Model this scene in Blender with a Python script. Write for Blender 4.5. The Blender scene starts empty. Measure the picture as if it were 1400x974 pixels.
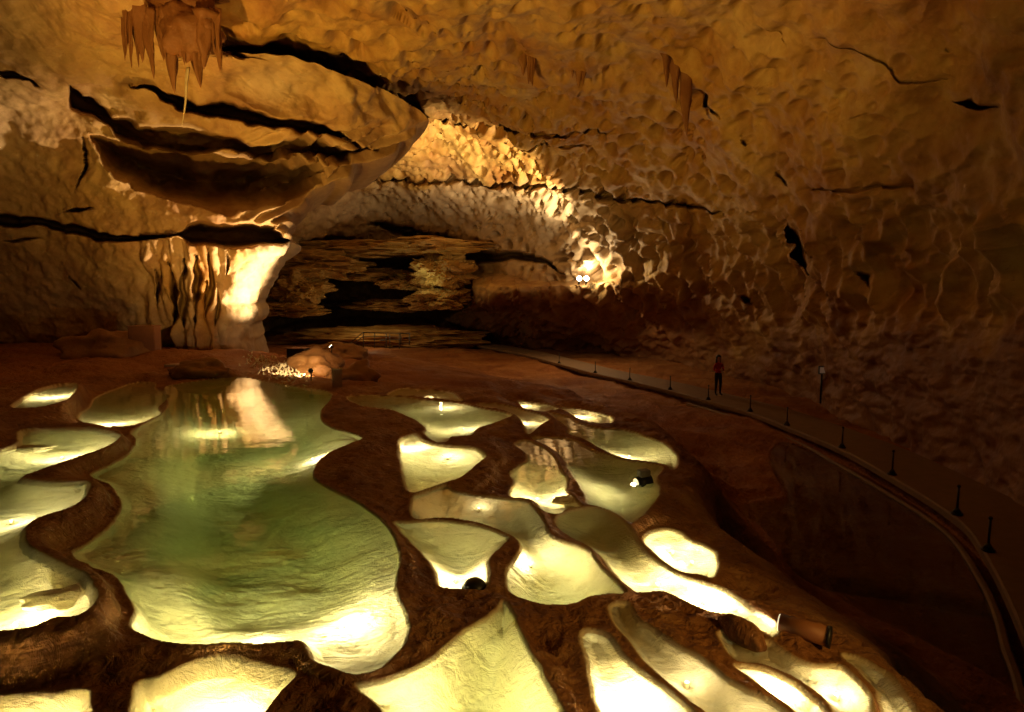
import bpy, bmesh, math, random
import numpy as np
from mathutils import Vector, Matrix

random.seed(7)
rng = np.random.default_rng(7)
scene = bpy.context.scene
C = scene.collection

# ------------------------------------------------------------------ camera
W0, H0, FPX = 1400.0, 974.0, 856.0
CAM = np.array([0.0, 0.0, 5.0])
PITCH = math.atan((487 - 395) / FPX)
cam_d = bpy.data.cameras.new('camera')
cam_d.sensor_width = 36.0
cam_d.lens = 36.0 * FPX / W0
cam_d.clip_start = 0.05
cam_d.clip_end = 500
cam = bpy.data.objects.new('camera', cam_d)
cam.location = CAM
cam.rotation_euler = (math.pi / 2 - PITCH, 0, 0)
C.objects.link(cam)
scene.camera = cam

# ------------------------------------------------------------------ world (a cave: no sky reaches it)
world = bpy.data.worlds.new('World')
scene.world = world
world.use_nodes = True
bg = world.node_tree.nodes['Background']
bg.inputs[0].default_value = (0.9, 0.45, 0.15, 1)
bg.inputs[1].default_value = 0.0015

scene.view_settings.view_transform = 'Standard'
scene.view_settings.look = 'None'
scene.view_settings.gamma = 1
scene.view_settings.exposure = 0.0
scene.render.engine = 'CYCLES'
cy = scene.cycles
cy.use_denoising = True
cy.sample_clamp_indirect = 50.0
cy.sample_clamp_direct = 0
cy.max_bounces = 10
cy.diffuse_bounces = 3
cy.glossy_bounces = 3
cy.transmission_bounces = 6
cy.transparent_max_bounces = 8
cy.volume_bounces = 0
cy.blur_glossy = 1.0
cy.use_light_tree = True

LAMP_WARM = (1.0, 0.53, 0.10)
LAMP_POOL = (1.0, 0.84, 0.54)
LAMP_PALE = (1.0, 0.71, 0.38)

# ------------------------------------------------------------------ projection helpers
RIGHT = np.array([1.0, 0, 0])
UP = np.array([0, math.sin(PITCH), math.cos(PITCH)])
FWD = np.array([0, math.cos(PITCH), -math.sin(PITCH)])


def rays(px, py):
    a = (np.asarray(px, float) - 700) / FPX
    b = (487 - np.asarray(py, float)) / FPX
    return a[..., None] * RIGHT + b[..., None] * UP + FWD


def at_depth(px, py, t):
    return CAM + rays(px, py) * np.asarray(t, float)[..., None]


def at_z(px, py, z):
    d = rays(px, py)
    t = (np.asarray(z, float) - CAM[2]) / d[..., 2]
    return CAM + d * t[..., None]


def P1(px, py, t):
    return Vector(at_depth(np.array(px), np.array(py), np.array(t)))


def PZ(px, py, z):
    return Vector(at_z(np.array(px), np.array(py), np.array(z)))


# ------------------------------------------------------------------ numpy noise
def _h(ix, iy, iz, s=0):
    m = np.uint32
    h = (ix.astype(np.int64) & 0xffffffff).astype(m) * m(374761393)
    h ^= (iy.astype(np.int64) & 0xffffffff).astype(m) * m(668265263)
    h ^= (iz.astype(np.int64) & 0xffffffff).astype(m) * m(2246822519)
    h ^= m((s * 3266489917) & 0xffffffff)
    h ^= h >> m(15)
    h *= m(2246822519)
    h ^= h >> m(13)
    h *= m(3266489917)
    h ^= h >> m(16)
    return h.astype(np.float32) / np.float32(4294967295.0)


def vnoise(p, s=0):
    f = np.floor(p)
    u = (p - f).astype(np.float32)
    i = f.astype(np.int64)
    u = u * u * u * (u * (u * 6 - 15) + 10)
    r = 0
    for dx in (0, 1):
        wx = u[:, 0] if dx else 1 - u[:, 0]
        for dy in (0, 1):
            wy = u[:, 1] if dy else 1 - u[:, 1]
            for dz in (0, 1):
                wz = u[:, 2] if dz else 1 - u[:, 2]
                r = r + wx * wy * wz * _h(i[:, 0] + dx, i[:, 1] + dy, i[:, 2] + dz, s)
    return r * 2 - 1


def fbm(p, o=4, s=0, gain=0.5):
    r, a = 0, 1.0
    for k in range(o):
        r = r + a * vnoise(p * 2.03 ** k + 17.3 * k, s + k)
        a *= gain
    return r


def voro(p, s=0, jit=0.9):
    f = np.floor(p).astype(np.int64)
    d1 = np.full(len(p), 9.0, np.float32)
    d2 = np.full(len(p), 9.0, np.float32)
    cid = np.zeros(len(p), np.float32)
    for dx in (-1, 0, 1):
        for dy in (-1, 0, 1):
            for dz in (-1, 0, 1):
                a, b, c = f[:, 0] + dx, f[:, 1] + dy, f[:, 2] + dz
                ox = a + .5 + jit * (_h(a, b, c, s) - .5)
                oy = b + .5 + jit * (_h(a, b, c, s + 1) - .5)
                oz = c + .5 + jit * (_h(a, b, c, s + 2) - .5)
                d = np.sqrt((p[:, 0] - ox) ** 2 + (p[:, 1] - oy) ** 2 + (p[:, 2] - oz) ** 2).astype(np.float32)
                new = d < d1
                d2 = np.where(new, d1, np.minimum(d2, d))
                cid = np.where(new, _h(a, b, c, s + 3), cid)
                d1 = np.where(new, d, d1)
    return d1, d2, cid


def sstep(a, b, x):
    t = np.clip((x - a) / (b - a), 0, 1)
    return t * t * (3 - 2 * t)


def polyline_dist(x, y, pts, closed=False):
    pts = np.asarray(pts, float)
    q = np.roll(pts, -1, 0) if closed else pts[1:]
    p = pts if closed else pts[:-1]
    best = np.full(x.shape, 1e9)
    for (ax, ay), (bx, by) in zip(p, q):
        ex, ey = bx - ax, by - ay
        L = ex * ex + ey * ey + 1e-12
        t = np.clip(((x - ax) * ex + (y - ay) * ey) / L, 0, 1)
        best = np.minimum(best, (x - ax - t * ex) ** 2 + (y - ay - t * ey) ** 2)
    return np.sqrt(best)


def inside(x, y, pts):
    pts = np.asarray(pts, float)
    r = np.zeros(x.shape, bool)
    n = len(pts)
    for i in range(n):
        ax, ay = pts[i]
        bx, by = pts[(i + 1) % n]
        if ay == by:
            continue
        c = ((ay > y) != (by > y)) & (x < (bx - ax) * (y - ay) / (by - ay) + ax)
        r ^= c
    return r


def catmull(pts, n=5, closed=True):
    pts = np.asarray(pts, float)
    out = []
    N = len(pts)
    for i in range(N if closed else N - 1):
        if closed:
            p0, p1, p2, p3 = pts[i - 1], pts[i], pts[(i + 1) % N], pts[(i + 2) % N]
        else:
            p0, p1, p2, p3 = pts[max(i - 1, 0)], pts[i], pts[i + 1], pts[min(i + 2, N - 1)]
        for k in range(n):
            t = k / n
            out.append(.5 * (2 * p1 + (p2 - p0) * t + (2 * p0 - 5 * p1 + 4 * p2 - p3) * t * t + (3 * p1 - p0 - 3 * p2 + p3) * t ** 3))
    if not closed:
        out.append(pts[-1])
    return np.array(out)


# ------------------------------------------------------------------ object helpers
def tag(o, label=None, cat=None, group=None, kind=None):
    if label: o['label'] = label
    if cat: o['category'] = cat
    if group: o['group'] = group
    if kind: o['kind'] = kind
    return o


def link(name, me, m=None, parent=None):
    o = bpy.data.objects.new(name, me)
    C.objects.link(o)
    if m is not None: me.materials.append(m)
    if parent is not None: o.parent = parent
    return o


def empty(name, loc, rz=0.0):
    o = bpy.data.objects.new(name, None)
    o.location = loc
    o.rotation_euler = (0, 0, rz)
    o.empty_display_size = 0.1
    C.objects.link(o)
    return o


def from_bm(name, bm, m, parent=None, smooth=True):
    me = bpy.data.meshes.new(name)
    bmesh.ops.recalc_face_normals(bm, faces=bm.faces)
    bm.to_mesh(me)
    bm.free()
    if smooth:
        me.polygons.foreach_set('use_smooth', [True] * len(me.polygons))
    return link(name, me, m, parent)


def np_mesh(name, V, F, attrs=None, normals=None, mat=None, parent=None):
    """mesh from vertex array and quad array, unused vertices dropped"""
    used = np.zeros(len(V), bool)
    used[F.ravel()] = True
    idx = np.cumsum(used) - 1
    V2 = V[used]
    F2 = idx[F]
    if normals is not None:
        fn = np.cross(V[F[:, 1]] - V[F[:, 0]], V[F[:, 2]] - V[F[:, 0]])
        if np.sum(np.sign(np.sum(fn * normals[F[:, 0]], 1))) < 0:
            F2 = F2[:, ::-1]
    me = bpy.data.meshes.new(name)
    me.vertices.add(len(V2))
    me.vertices.foreach_set('co', V2.astype(np.float32).ravel())
    me.loops.add(F2.size)
    me.loops.foreach_set('vertex_index', F2.astype(np.int32).ravel())
    me.polygons.add(len(F2))
    me.polygons.foreach_set('loop_start', np.arange(0, F2.size, 4, dtype=np.int32))
    me.polygons.foreach_set('use_smooth', np.ones(len(F2), bool))
    me.update(calc_edges=True)
    for k, v in (attrs or {}).items():
        a = me.attributes.new(k, 'FLOAT', 'POINT')
        a.data.foreach_set('value', v[used].astype(np.float32))
    if normals is not None:
        me.normals_split_custom_set_from_vertices(normals[used].astype(np.float32).tolist())
    return link(name, me, mat, parent)


def grid_faces(nr, nc):
    i = np.arange(nr * nc).reshape(nr, nc)
    return np.stack([i[:-1, :-1], i[:-1, 1:], i[1:, 1:], i[1:, :-1]], -1).reshape(-1, 4)


def grid_normals(P):
    du = np.gradient(P, axis=1)
    dv = np.gradient(P, axis=0)
    n = np.cross(du, dv)
    n /= np.linalg.norm(n, axis=2, keepdims=True) + 1e-12
    return n


# ------------------------------------------------------------------ materials
def new_mat(name):
    m = bpy.data.materials.new(name)
    m.use_nodes = True
    nt = m.node_tree
    b = nt.nodes['Principled BSDF']
    return m, nt, b


def N(nt, t, **kw):
    n = nt.nodes.new(t)
    for k, v in kw.items():
        if k in n.inputs.keys() if isinstance(k, str) and k[0].isupper() else False:
            n.inputs[k].default_value = v
        else:
            setattr(n, k, v)
    return n


def noise_node(nt, vec, scale, detail=6, rough=0.6, dist=0.0):
    n = nt.nodes.new('ShaderNodeTexNoise')
    n.inputs['Scale'].default_value = scale
    n.inputs['Detail'].default_value = detail
    n.inputs['Roughness'].default_value = rough
    n.inputs['Distortion'].default_value = dist
    nt.links.new(vec, n.inputs['Vector'])
    return n.outputs['Fac']


def ramp_node(nt, fac, stops):
    r = nt.nodes.new('ShaderNodeValToRGB')
    els = r.color_ramp.elements
    els[0].position, els[0].color = stops[0][0], (*stops[0][1], 1)
    els[1].position, els[1].color = stops[-1][0], (*stops[-1][1], 1)
    for p, c in stops[1:-1]:
        e = els.new(p)
        e.color = (*c, 1)
    nt.links.new(fac, r.inputs[0])
    return r.outputs[0]


def mix_col(nt, fac, a, b, mode='MIX'):
    n = nt.nodes.new('ShaderNodeMix')
    n.data_type = 'RGBA'
    n.blend_type = mode
    for sock, v in ((n.inputs[0], fac), (n.inputs[6], a), (n.inputs[7], b)):
        if isinstance(v, (int, float)):
            sock.default_value = v
        elif isinstance(v, tuple):
            sock.default_value = (*v, 1)
        else:
            nt.links.new(v, sock)
    return n.outputs[2]


def mathn(nt, op, a, b=None, clamp=False):
    n = nt.nodes.new('ShaderNodeMath')
    n.operation = op
    n.use_clamp = clamp
    for i, v in enumerate((a, b)):
        if v is None: continue
        if isinstance(v, (int, float)): n.inputs[i].default_value = v
        else: nt.links.new(v, n.inputs[i])
    return n.outputs[0]


def bump_node(nt, h, strength, dist, prev=None):
    n = nt.nodes.new('ShaderNodeBump')
    n.inputs['Strength'].default_value = strength
    n.inputs['Distance'].default_value = dist
    nt.links.new(h, n.inputs['Height'])
    if prev is not None: nt.links.new(prev, n.inputs['Normal'])
    return n.outputs[0]


def geo_pos(nt, scale=None):
    g = nt.nodes.new('ShaderNodeNewGeometry')
    if scale is None:
        return g.outputs['Position']
    v = nt.nodes.new('ShaderNodeVectorMath')
    v.operation = 'MULTIPLY'
    v.inputs[1].default_value = scale
    nt.links.new(g.outputs['Position'], v.inputs[0])
    return v.outputs[0]


def attr(nt, name):
    a = nt.nodes.new('ShaderNodeAttribute')
    a.attribute_name = name
    return a.outputs['Fac']


def mat_cave():
    """limestone: ochre, iron stained, with paler calcite and clay coated zones, partly painted light and shade, given by attributes"""
    m, nt, b = new_mat('cave_limestone')
    pos = geo_pos(nt)
    big = noise_node(nt, pos, 0.22, 5, 0.6, 0.4)
    mid = noise_node(nt, pos, 1.1, 6, 0.62)
    fine = noise_node(nt, pos, 7.0, 6, 0.65)
    c1 = ramp_node(nt, mid, [(0.3, (0.17, 0.058, 0.012)), (0.44, (0.42, 0.21, 0.045)), (0.58, (0.58, 0.36, 0.095)), (0.74, (0.70, 0.51, 0.18))])
    c2 = ramp_node(nt, big, [(0.33, (0.33, 0.12, 0.025)), (0.5, (0.53, 0.32, 0.085)), (0.66, (0.64, 0.47, 0.15))])
    col = mix_col(nt, 0.5, c1, c2)
    streak = noise_node(nt, geo_pos(nt, (1.6, 1.6, 0.16)), 1.0, 5, 0.6)
    sf = mathn(nt, 'MULTIPLY', mathn(nt, 'SUBTRACT', streak, 0.52, True), 2.2, True)
    col = mix_col(nt, sf, col, (0.27, 0.115, 0.035))
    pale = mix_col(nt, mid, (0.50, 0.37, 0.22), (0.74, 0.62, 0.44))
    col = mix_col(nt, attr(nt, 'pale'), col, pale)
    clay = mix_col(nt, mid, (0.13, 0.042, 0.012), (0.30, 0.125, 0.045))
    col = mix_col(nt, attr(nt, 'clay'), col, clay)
    speck = mathn(nt, 'MULTIPLY', mathn(nt, 'SUBTRACT', 0.40, fine, True), 3.0, True)
    col = mix_col(nt, speck, col, (0.16, 0.065, 0.022))
    nt.links.new(col, b.inputs['Base Color'])
    b.inputs['Roughness'].default_value = 0.62
    b.inputs['Specular IOR Level'].default_value = 0.35
    n2 = bump_node(nt, mid, 0.25, 0.10)
    n3 = bump_node(nt, fine, 0.5, 0.05, n2)
    nt.links.new(n3, b.inputs['Normal'])
    return m


def mat_calcite():
    m, nt, b = new_mat('cream_calcite')
    pos = geo_pos(nt)
    n = noise_node(nt, pos, 1.6, 6, 0.6)
    f = noise_node(nt, pos, 14.0, 6, 0.65)
    col = mix_col(nt, n, (0.58, 0.46, 0.25), (0.80, 0.71, 0.47))
    col = mix_col(nt, mathn(nt, 'MULTIPLY', mathn(nt, 'SUBTRACT', 0.45, f, True), 1.5, True), col, (0.42, 0.29, 0.13))
    nt.links.new(col, b.inputs['Base Color'])
    b.inputs['Roughness'].default_value = 0.75
    b.inputs['Specular IOR Level'].default_value = 0.2
    w = noise_node(nt, geo_pos(nt, (2.0, 5.0, 3.0)), 1.3, 5, 0.6, 0.8)
    n1 = bump_node(nt, w, 0.55, 0.10)
    n2 = bump_node(nt, f, 0.5, 0.03, n1)
    nt.links.new(n2, b.inputs['Normal'])
    return m


def mat_terrace():
    m, nt, b = new_mat('brown_rimstone_and_clay')
    pos = geo_pos(nt)
    n = noise_node(nt, pos, 1.2, 6, 0.62, 0.3)
    f = noise_node(nt, pos, 18.0, 5, 0.65)
    s = noise_node(nt, geo_pos(nt, (5.5, 5.5, 0.9)), 1.6, 4, 0.6, 0.5)
    lay = noise_node(nt, geo_pos(nt, (0.8, 0.8, 14.0)), 1.0, 4, 0.6, 0.4)
    rock = ramp_node(nt, n, [(0.28, (0.15, 0.055, 0.02)), (0.5, (0.31, 0.14, 0.052)), (0.72, (0.46, 0.26, 0.11))])
    rock = mix_col(nt, mathn(nt, 'MULTIPLY', mathn(nt, 'SUBTRACT', s, 0.5, True), 2.0, True), rock, (0.10, 0.038, 0.014))
    clay = ramp_node(nt, noise_node(nt, pos, 0.45, 6, 0.6, 0.6), [(0.3, (0.20, 0.062, 0.016)), (0.55, (0.31, 0.125, 0.036)), (0.75, (0.40, 0.195, 0.065))])
    col = mix_col(nt, attr(nt, 'clay'), rock, clay)
    col = mix_col(nt, attr(nt, 'rim'), col, (0.34, 0.18, 0.07))
    nt.links.new(col, b.inputs['Base Color'])
    r = ramp_node(nt, noise_node(nt, pos, 0.8, 4, 0.6), [(0.35, (0.55,) * 3), (0.65, (0.85,) * 3)])
    nt.links.new(r, b.inputs['Roughness'])
    b.inputs['Specular IOR Level'].default_value = 0.12
    n1 = bump_node(nt, s, 0.9, 0.10)
    n2 = bump_node(nt, lay, 0.7, 0.06, n1)
    n3 = bump_node(nt, n, 0.3, 0.06, n2)
    n4 = bump_node(nt, f, 0.35, 0.015, n3)
    nt.links.new(n4, b.inputs['Normal'])
    return m


def mat_ground():
    """cream calcite inside the basins, brown rimstone and clay outside, joined along the rim"""
    m = mat_terrace()
    m.name = 'rimstone_ground'
    nt = m.node_tree
    b1 = nt.nodes['Principled BSDF']
    b = nt.nodes.new('ShaderNodeBsdfPrincipled')
    pos = geo_pos(nt)
    n = noise_node(nt, pos, 1.6, 6, 0.6)
    f = noise_node(nt, pos, 14.0, 6, 0.65)
    col = mix_col(nt, n, (0.60, 0.48, 0.27), (0.80, 0.72, 0.50))
    col = mix_col(nt, mathn(nt, 'MULTIPLY', mathn(nt, 'SUBTRACT', 0.45, f, True), 1.5, True), col, (0.46, 0.33, 0.16))
    nt.links.new(col, b.inputs['Base Color'])
    b.inputs['Roughness'].default_value = 0.75
    b.inputs['Specular IOR Level'].default_value = 0.2
    w = noise_node(nt, geo_pos(nt, (2.0, 5.0, 3.0)), 1.3, 5, 0.6, 0.8)
    nt.links.new(bump_node(nt, f, 0.5, 0.03, bump_node(nt, w, 0.5, 0.10)), b.inputs['Normal'])
    mx = nt.nodes.new('ShaderNodeMixShader')
    nt.links.new(attr(nt, 'basin'), mx.inputs[0])
    nt.links.new(b1.outputs[0], mx.inputs[1])
    nt.links.new(b.outputs[0], mx.inputs[2])
    nt.links.new(mx.outputs[0], nt.nodes['Material Output'].inputs['Surface'])
    return m


def mat_water(name, absorb=(0.29, 0.125, 0.38), dens=1.0):
    m, nt, b = new_mat(name)
    nt.nodes.remove(b)
    out = nt.nodes['Material Output']
    g = nt.nodes.new('ShaderNodeBsdfGlass')
    g.inputs['IOR'].default_value = 1.333
    g.inputs['Roughness'].default_value = 0.0
    w = noise_node(nt, geo_pos(nt, (1.0, 2.2, 1.0)), 1.6, 3, 0.5)
    nt.links.new(bump_node(nt, w, 0.06, 0.04), g.inputs['Normal'])
    nt.links.new(g.outputs[0], out.inputs['Surface'])
    a = nt.nodes.new('ShaderNodeVolumeAbsorption')
    mx = max(absorb)
    a.inputs['Color'].default_value = (1 - absorb[0] / mx, 1 - absorb[1] / mx, 1 - absorb[2] / mx, 1)
    a.inputs['Density'].default_value = mx * dens
    nt.links.new(a.outputs[0], out.inputs['Volume'])
    return m


def mat_plain(name, col, rough=0.5, metal=0.0, var=0.25, scale=8.0):
    m, nt, b = new_mat(name)
    n = noise_node(nt, geo_pos(nt), scale, 5, 0.6)
    c = mix_col(nt, n, tuple(x * (1 - var) for x in col), tuple(min(1, x * (1 + var)) for x in col))
    nt.links.new(c, b.inputs['Base Color'])
    b.inputs['Roughness'].default_value = rough
    b.inputs['Metallic'].default_value = metal
    nt.links.new(bump_node(nt, n, 0.15, 0.01), b.inputs['Normal'])
    return m


def mat_emit(name, col, s):
    m, nt, b = new_mat(name)
    b.inputs['Base Color'].default_value = (*col, 1)
    b.inputs['Emission Color'].default_value = (*col, 1)
    b.inputs['Emission Strength'].default_value = s
    return m


M = dict(
    cave=mat_cave(), calcite=mat_calcite(), terrace=mat_terrace(), ground=mat_ground(),
    water=mat_water('clear_green_water'),
    dark_water=mat_water('still_dark_water', (0.8, 0.5, 1.2)),
    concrete=mat_plain("worn_concrete", (0.20, 0.12, 0.06), 0.7, 0, 0.3, 3.0),
    black_metal=mat_plain('black_metal', (0.02, 0.018, 0.016), 0.45, 0.3),
    steel=mat_plain('dull_steel', (0.20, 0.18, 0.16), 0.5, 0.6),
    wood=mat_plain('brown_wood', (0.26, 0.10, 0.035), 0.6),
    plank=mat_plain('pale_plank', (0.48, 0.33, 0.18), 0.6),
    lens=mat_emit('lit_lamp_glass', (1.0, 0.86, 0.55), 14.0),
    lens_pool=mat_emit('lit_pool_lamp_glass', (1.0, 0.86, 0.50), 1.0),
    screen=mat_emit('lit_information_panel', (0.8, 0.62, 0.4), 0.05),
    red=mat_plain('red_jacket', (0.50, 0.03, 0.025), 0.8, 0, 0.2, 30),
    navy=mat_plain('dark_trousers', (0.012, 0.014, 0.025), 0.8, 0, 0.2, 30),
    skin=mat_plain('skin', (0.55, 0.30, 0.20), 0.55, 0, 0.08, 20),
    hair=mat_plain('dark_hair', (0.015, 0.009, 0.006), 0.5, 0, 0.3, 60),
    shoe=mat_plain('black_shoes', (0.015, 0.014, 0.014), 0.5),
)

# ================================================================== THE TERRACE OF RIMSTONE POOLS
def z1(*p): return [(x / 1.9714, 480 + y / 1.9714) for x, y in p]
def z2(*p): return [(500 + x / 1.9714, 480 + y / 1.9714) for x, y in p]
def z3(*p): return [(500 + x / 3.99, 500 + y / 3.99) for x, y in p]


# name key: outline in the photograph, camera height above the water, depth of the basin, width of the wall, how far the rim stands above the water, label
POOLS = {}


def pool(key, pts, h, depth, wall, drop, label):
    POOLS[key] = dict(px=pts, z=CAM[2] - h, depth=depth, wall=wall, drop=drop, label=label)


pool('main', z1((450, 95), (540, 78), (640, 68), (760, 88), (880, 108), (893, 126), (866, 160), (868, 188), (895, 206), (935, 217), (976, 233),
                (935, 252), (880, 280), (846, 315), (852, 347), (900, 375), (960, 405), (1005, 435), (1050, 480), (1072, 515), (1078, 570), (1070, 620),
                (1078, 670), (1100, 715), (1106, 750), (1095, 790), (1062, 830), (1020, 862), (950, 872), (885, 850), (838, 828), (818, 795), (795, 782), (700, 788), (600, 786),
                (520, 790), (430, 780), (390, 768), (352, 742), (362, 700), (340, 655), (300, 610), (250, 582), (197, 547), (240, 515), (300, 470), (328, 420),
                (320, 390), (285, 357), (246, 335), (300, 305), (345, 275), (364, 240), (352, 218), (395, 192), (430, 172), (455, 145), (448, 115)),
     2.55, 0.80, 0.5, 0.018, 'largest pool, deep green, mirroring the brightly lit flowstone column')
pool('l1', z1((28, 150), (60, 125), (110, 100), (160, 88), (207, 88), (200, 115), (185, 130), (120, 148), (60, 155)), 2.30, 0.30, 0.3, 0.05,
     'small white glowing pool on the far left bank')
pool('l2', z1((255, 125), (330, 95), (380, 83), (418, 88), (420, 102), (450, 115), (452, 130), (430, 150), (435, 170), (410, 188), (350, 202), (300, 208), (250, 200), (207, 180), (240, 150)),
     2.630, 0.35, 0.3, 0.018, 'pale yellow pool with ragged edge left of the large green pool, near its far end')
pool('l3', z1((-60, 275), (40, 250), (52, 216), (130, 208), (250, 208), (315, 222), (322, 235), (270, 265), (190, 292), (110, 320), (60, 342), (130, 353), (190, 353),
              (240, 353), (243, 372), (225, 400), (180, 425), (115, 445), (80, 465), (68, 500), (80, 525), (120, 550), (180, 580), (225, 600), (255, 630), (265, 660),
              (240, 695), (200, 718), (150, 722), (100, 742), (50, 750), (-60, 758), (-300, 740), (-420, 500), (-300, 300)), 2.36, 0.45, 0.35, 0.05,
     'long olive pool cut by the left picture edge, pointed dark dam running into it')
pool('n1', z1((-120, 945), (0, 934), (100, 927), (215, 917), (240, 935), (243, 1060), (120, 1120), (-120, 1100)), 2.72, 0.5, 0.25, 0.12,
     'white hot pool in the bottom left corner under the dark dam')
pool('n2', z1((357, 910), (430, 878), (500, 848), (560, 830), (630, 826), (700, 843), (798, 868), (762, 915), (712, 985), (690, 1080), (520, 1120), (370, 1060)), 2.72, 0.5, 0.25, 0.12,
     'bright cream pool at the bottom edge under an overhanging ochre lip')
pool('n3', z2((375, 675), (400, 720), (440, 800), (480, 870), (510, 920), (542, 974), (590, 1070), (480, 1130), (160, 1100), (43, 974), (8, 938), (-25, 905), (10, 898), (60, 885), (130, 855), (190, 820), (250, 765), (340, 705)),
     2.580, 0.55, 0.25, 0.018, 'pale green triangular pool at the bottom centre, its tip pointing away')
pool('c1', z2((72, 462), (120, 459), (210, 457), (280, 465), (340, 480), (385, 497), (378, 515), (342, 550), (331, 575), (336, 610), (325, 643), (260, 640), (200, 635), (188, 608), (160, 560), (120, 515), (90, 485)),
     2.620, 0.42, 0.3, 0.018, 'yellow pool with a small black dome lamp at its near edge')
pool('c2', z2((128, 452), (122, 400), (165, 378), (215, 362), (245, 378), (330, 392), (430, 402), (450, 415), (478, 450), (497, 490), (530, 512), (590, 530), (625, 565), (665, 610), (700, 648), (650, 654), (600, 662), (560, 680),
              (500, 685), (440, 675), (392, 655), (378, 615), (382, 585), (405, 550), (414, 522), (398, 500), (365, 484), (330, 471), (280, 457), (210, 450)),
     2.630, 0.45, 0.3, 0.018, 'central pool, green at the back and glowing yellow in front')
pool('c3', z2((85, 240), (110, 228), (140, 222), (155, 240), (190, 250), (240, 255), (290, 258), (328, 280), (300, 305), (255, 340), (210, 355), (160, 372), (120, 380), (100, 350), (90, 300), (85, 265)),
     2.620, 0.4, 0.3, 0.04, 'white and amber pool right of the striped brown dam')
pool('f1', [(472, 543), (500, 540), (550, 542), (583, 546), (630, 551), (663, 559), (700, 566), (690, 573), (655, 585), (645, 595), (618, 597), (608, 605), (593, 604), (578, 592), (581, 586), (567, 574), (537, 561), (500, 556), (485, 551)],
     2.600, 0.35, 0.3, 0.018, 'long pale green pool at the back of the terrace behind brown rocks')
pool('f2', [(529, 540), (548, 531), (575, 532), (613, 535), (623, 540), (632, 549), (600, 545), (563, 541)], 2.620, 0.25, 0.25, 0.018,
     'thin yellow sliver of a pool at the very back of the terrace')
pool('f3', [(650, 553), (670, 551), (695, 554), (713, 559), (741, 567), (752, 573), (741, 580), (727, 592), (719, 592), (716, 582), (706, 568), (685, 560), (663, 557)], 2.660, 0.28, 0.25, 0.018,
     'small tan pool between the two back pools, bright spot at its near tip')
pool('f4', [(708, 548), (726, 549), (751, 553), (764, 559), (741, 562), (718, 560), (713, 555)], 2.720, 0.2, 0.2, 0.018,
     'short bright sliver of a pool on the back rim')
pool('f5', [(766, 558), (788, 558), (813, 563), (836, 569), (840, 574), (833, 578), (808, 577), (793, 573), (778, 565)], 2.740, 0.2, 0.2, 0.018,
     'long bright sliver of a pool at the right end of the back rim')
pool('r1', z2((490, 165), (540, 175), (580, 195), (640, 208), (700, 212), (760, 230), (815, 255), (842, 290), (838, 315), (822, 321), (800, 306), (700, 288), (640, 266), (590, 238), (547, 223), (541, 205), (510, 180)),
     2.730, 0.4, 0.35, 0.018, 'green crescent pool at the outer right edge of the terrace')
pool('r2', z2((448, 235), (500, 232), (560, 238), (610, 265), (660, 280), (720, 295), (795, 311), (785, 345), (793, 380), (770, 420), (740, 450), (710, 461), (665, 438), (625, 422), (594, 412), (585, 380), (560, 340), (535, 300), (507, 270), (475, 248)),
     2.720, 0.45, 0.35, 0.018, 'green and gold pool holding a box shaped lamp fixture')
pool('r3', z2((405, 245), (436, 239), (468, 252), (500, 275), (528, 315), (545, 345), (543, 375), (572, 407), (580, 418), (540, 428), (515, 440), (475, 432), (445, 402), (383, 392), (396, 360), (386, 330), (410, 310), (432, 295), (430, 275), (402, 257)),
     2.700, 0.4, 0.3, 0.018, 'narrow yellow pool with loose stones and twin lights in its near corner')
pool('r4', z2((505, 458), (530, 435), (590, 421), (640, 425), (680, 444), (720, 484), (745, 523), (770, 553), (830, 592), (850, 603), (900, 622), (960, 642), (1010, 670), (1060, 705), (1110, 737), (1125, 750), (1103, 772), (1060, 755), (1030, 735),
              (990, 715), (930, 705), (890, 690), (840, 665), (800, 648), (740, 650), (712, 640), (682, 610), (642, 565), (602, 530), (562, 508), (522, 482)),
     2.700, 0.36, 0.3, 0.018, 'long winding pool, olive at the back and white at its right end')
pool('r5', z2((748, 505), (770, 485), (810, 478), (850, 488), (880, 510), (920, 525), (950, 550), (948, 590), (935, 613), (900, 603), (852, 592), (805, 566), (772, 538), (752, 520)),
     2.820, 0.3, 0.25, 0.018, 'white glowing rounded pool on the outer right slope')
pool('r6', z2((655, 690), (680, 678), (708, 682), (740, 725), (800, 765), (850, 795), (900, 820), (960, 870), (1020, 910), (1080, 940), (1150, 985), (1200, 1070), (1010, 1070), (922, 976), (865, 938), (805, 888), (745, 833), (712, 788), (690, 762), (660, 720)),
     2.670, 0.34, 0.25, 0.018, 'narrow mossy green pool running diagonally to the bottom edge')
pool('r7', z2((575, 755), (600, 748), (650, 760), (675, 782), (690, 815), (738, 858), (795, 898), (852, 942), (905, 990), (950, 1070), (800, 1110), (650, 1070), (618, 960), (606, 900), (590, 840), (575, 790)),
     2.660, 0.3, 0.25, 0.018, 'bright amber pool with a crusty floor at the bottom edge')
pool('r8', z2((990, 850), (1020, 848), (1080, 860), (1140, 890), (1200, 930), (1245, 970), (1290, 1070), (1235, 1070), (1150, 974), (1090, 930), (1040, 890)),
     2.730, 0.28, 0.22, 0.018, 'slim white pool between two narrow dams at the bottom right')
pool('r9', z2((950, 765), (985, 750), (1010, 748), (1050, 780), (1100, 790), (1150, 820), (1200, 842), (1260, 845), (1298, 857), (1358, 920), (1373, 974), (1400, 1070), (1310, 1070), (1250, 955), (1185, 902), (1122, 867), (1060, 846), (1000, 838), (965, 800)),
     2.730, 0.34, 0.25, 0.018, 'dim olive pool with a dark oval shadow shape at its back end')
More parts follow.
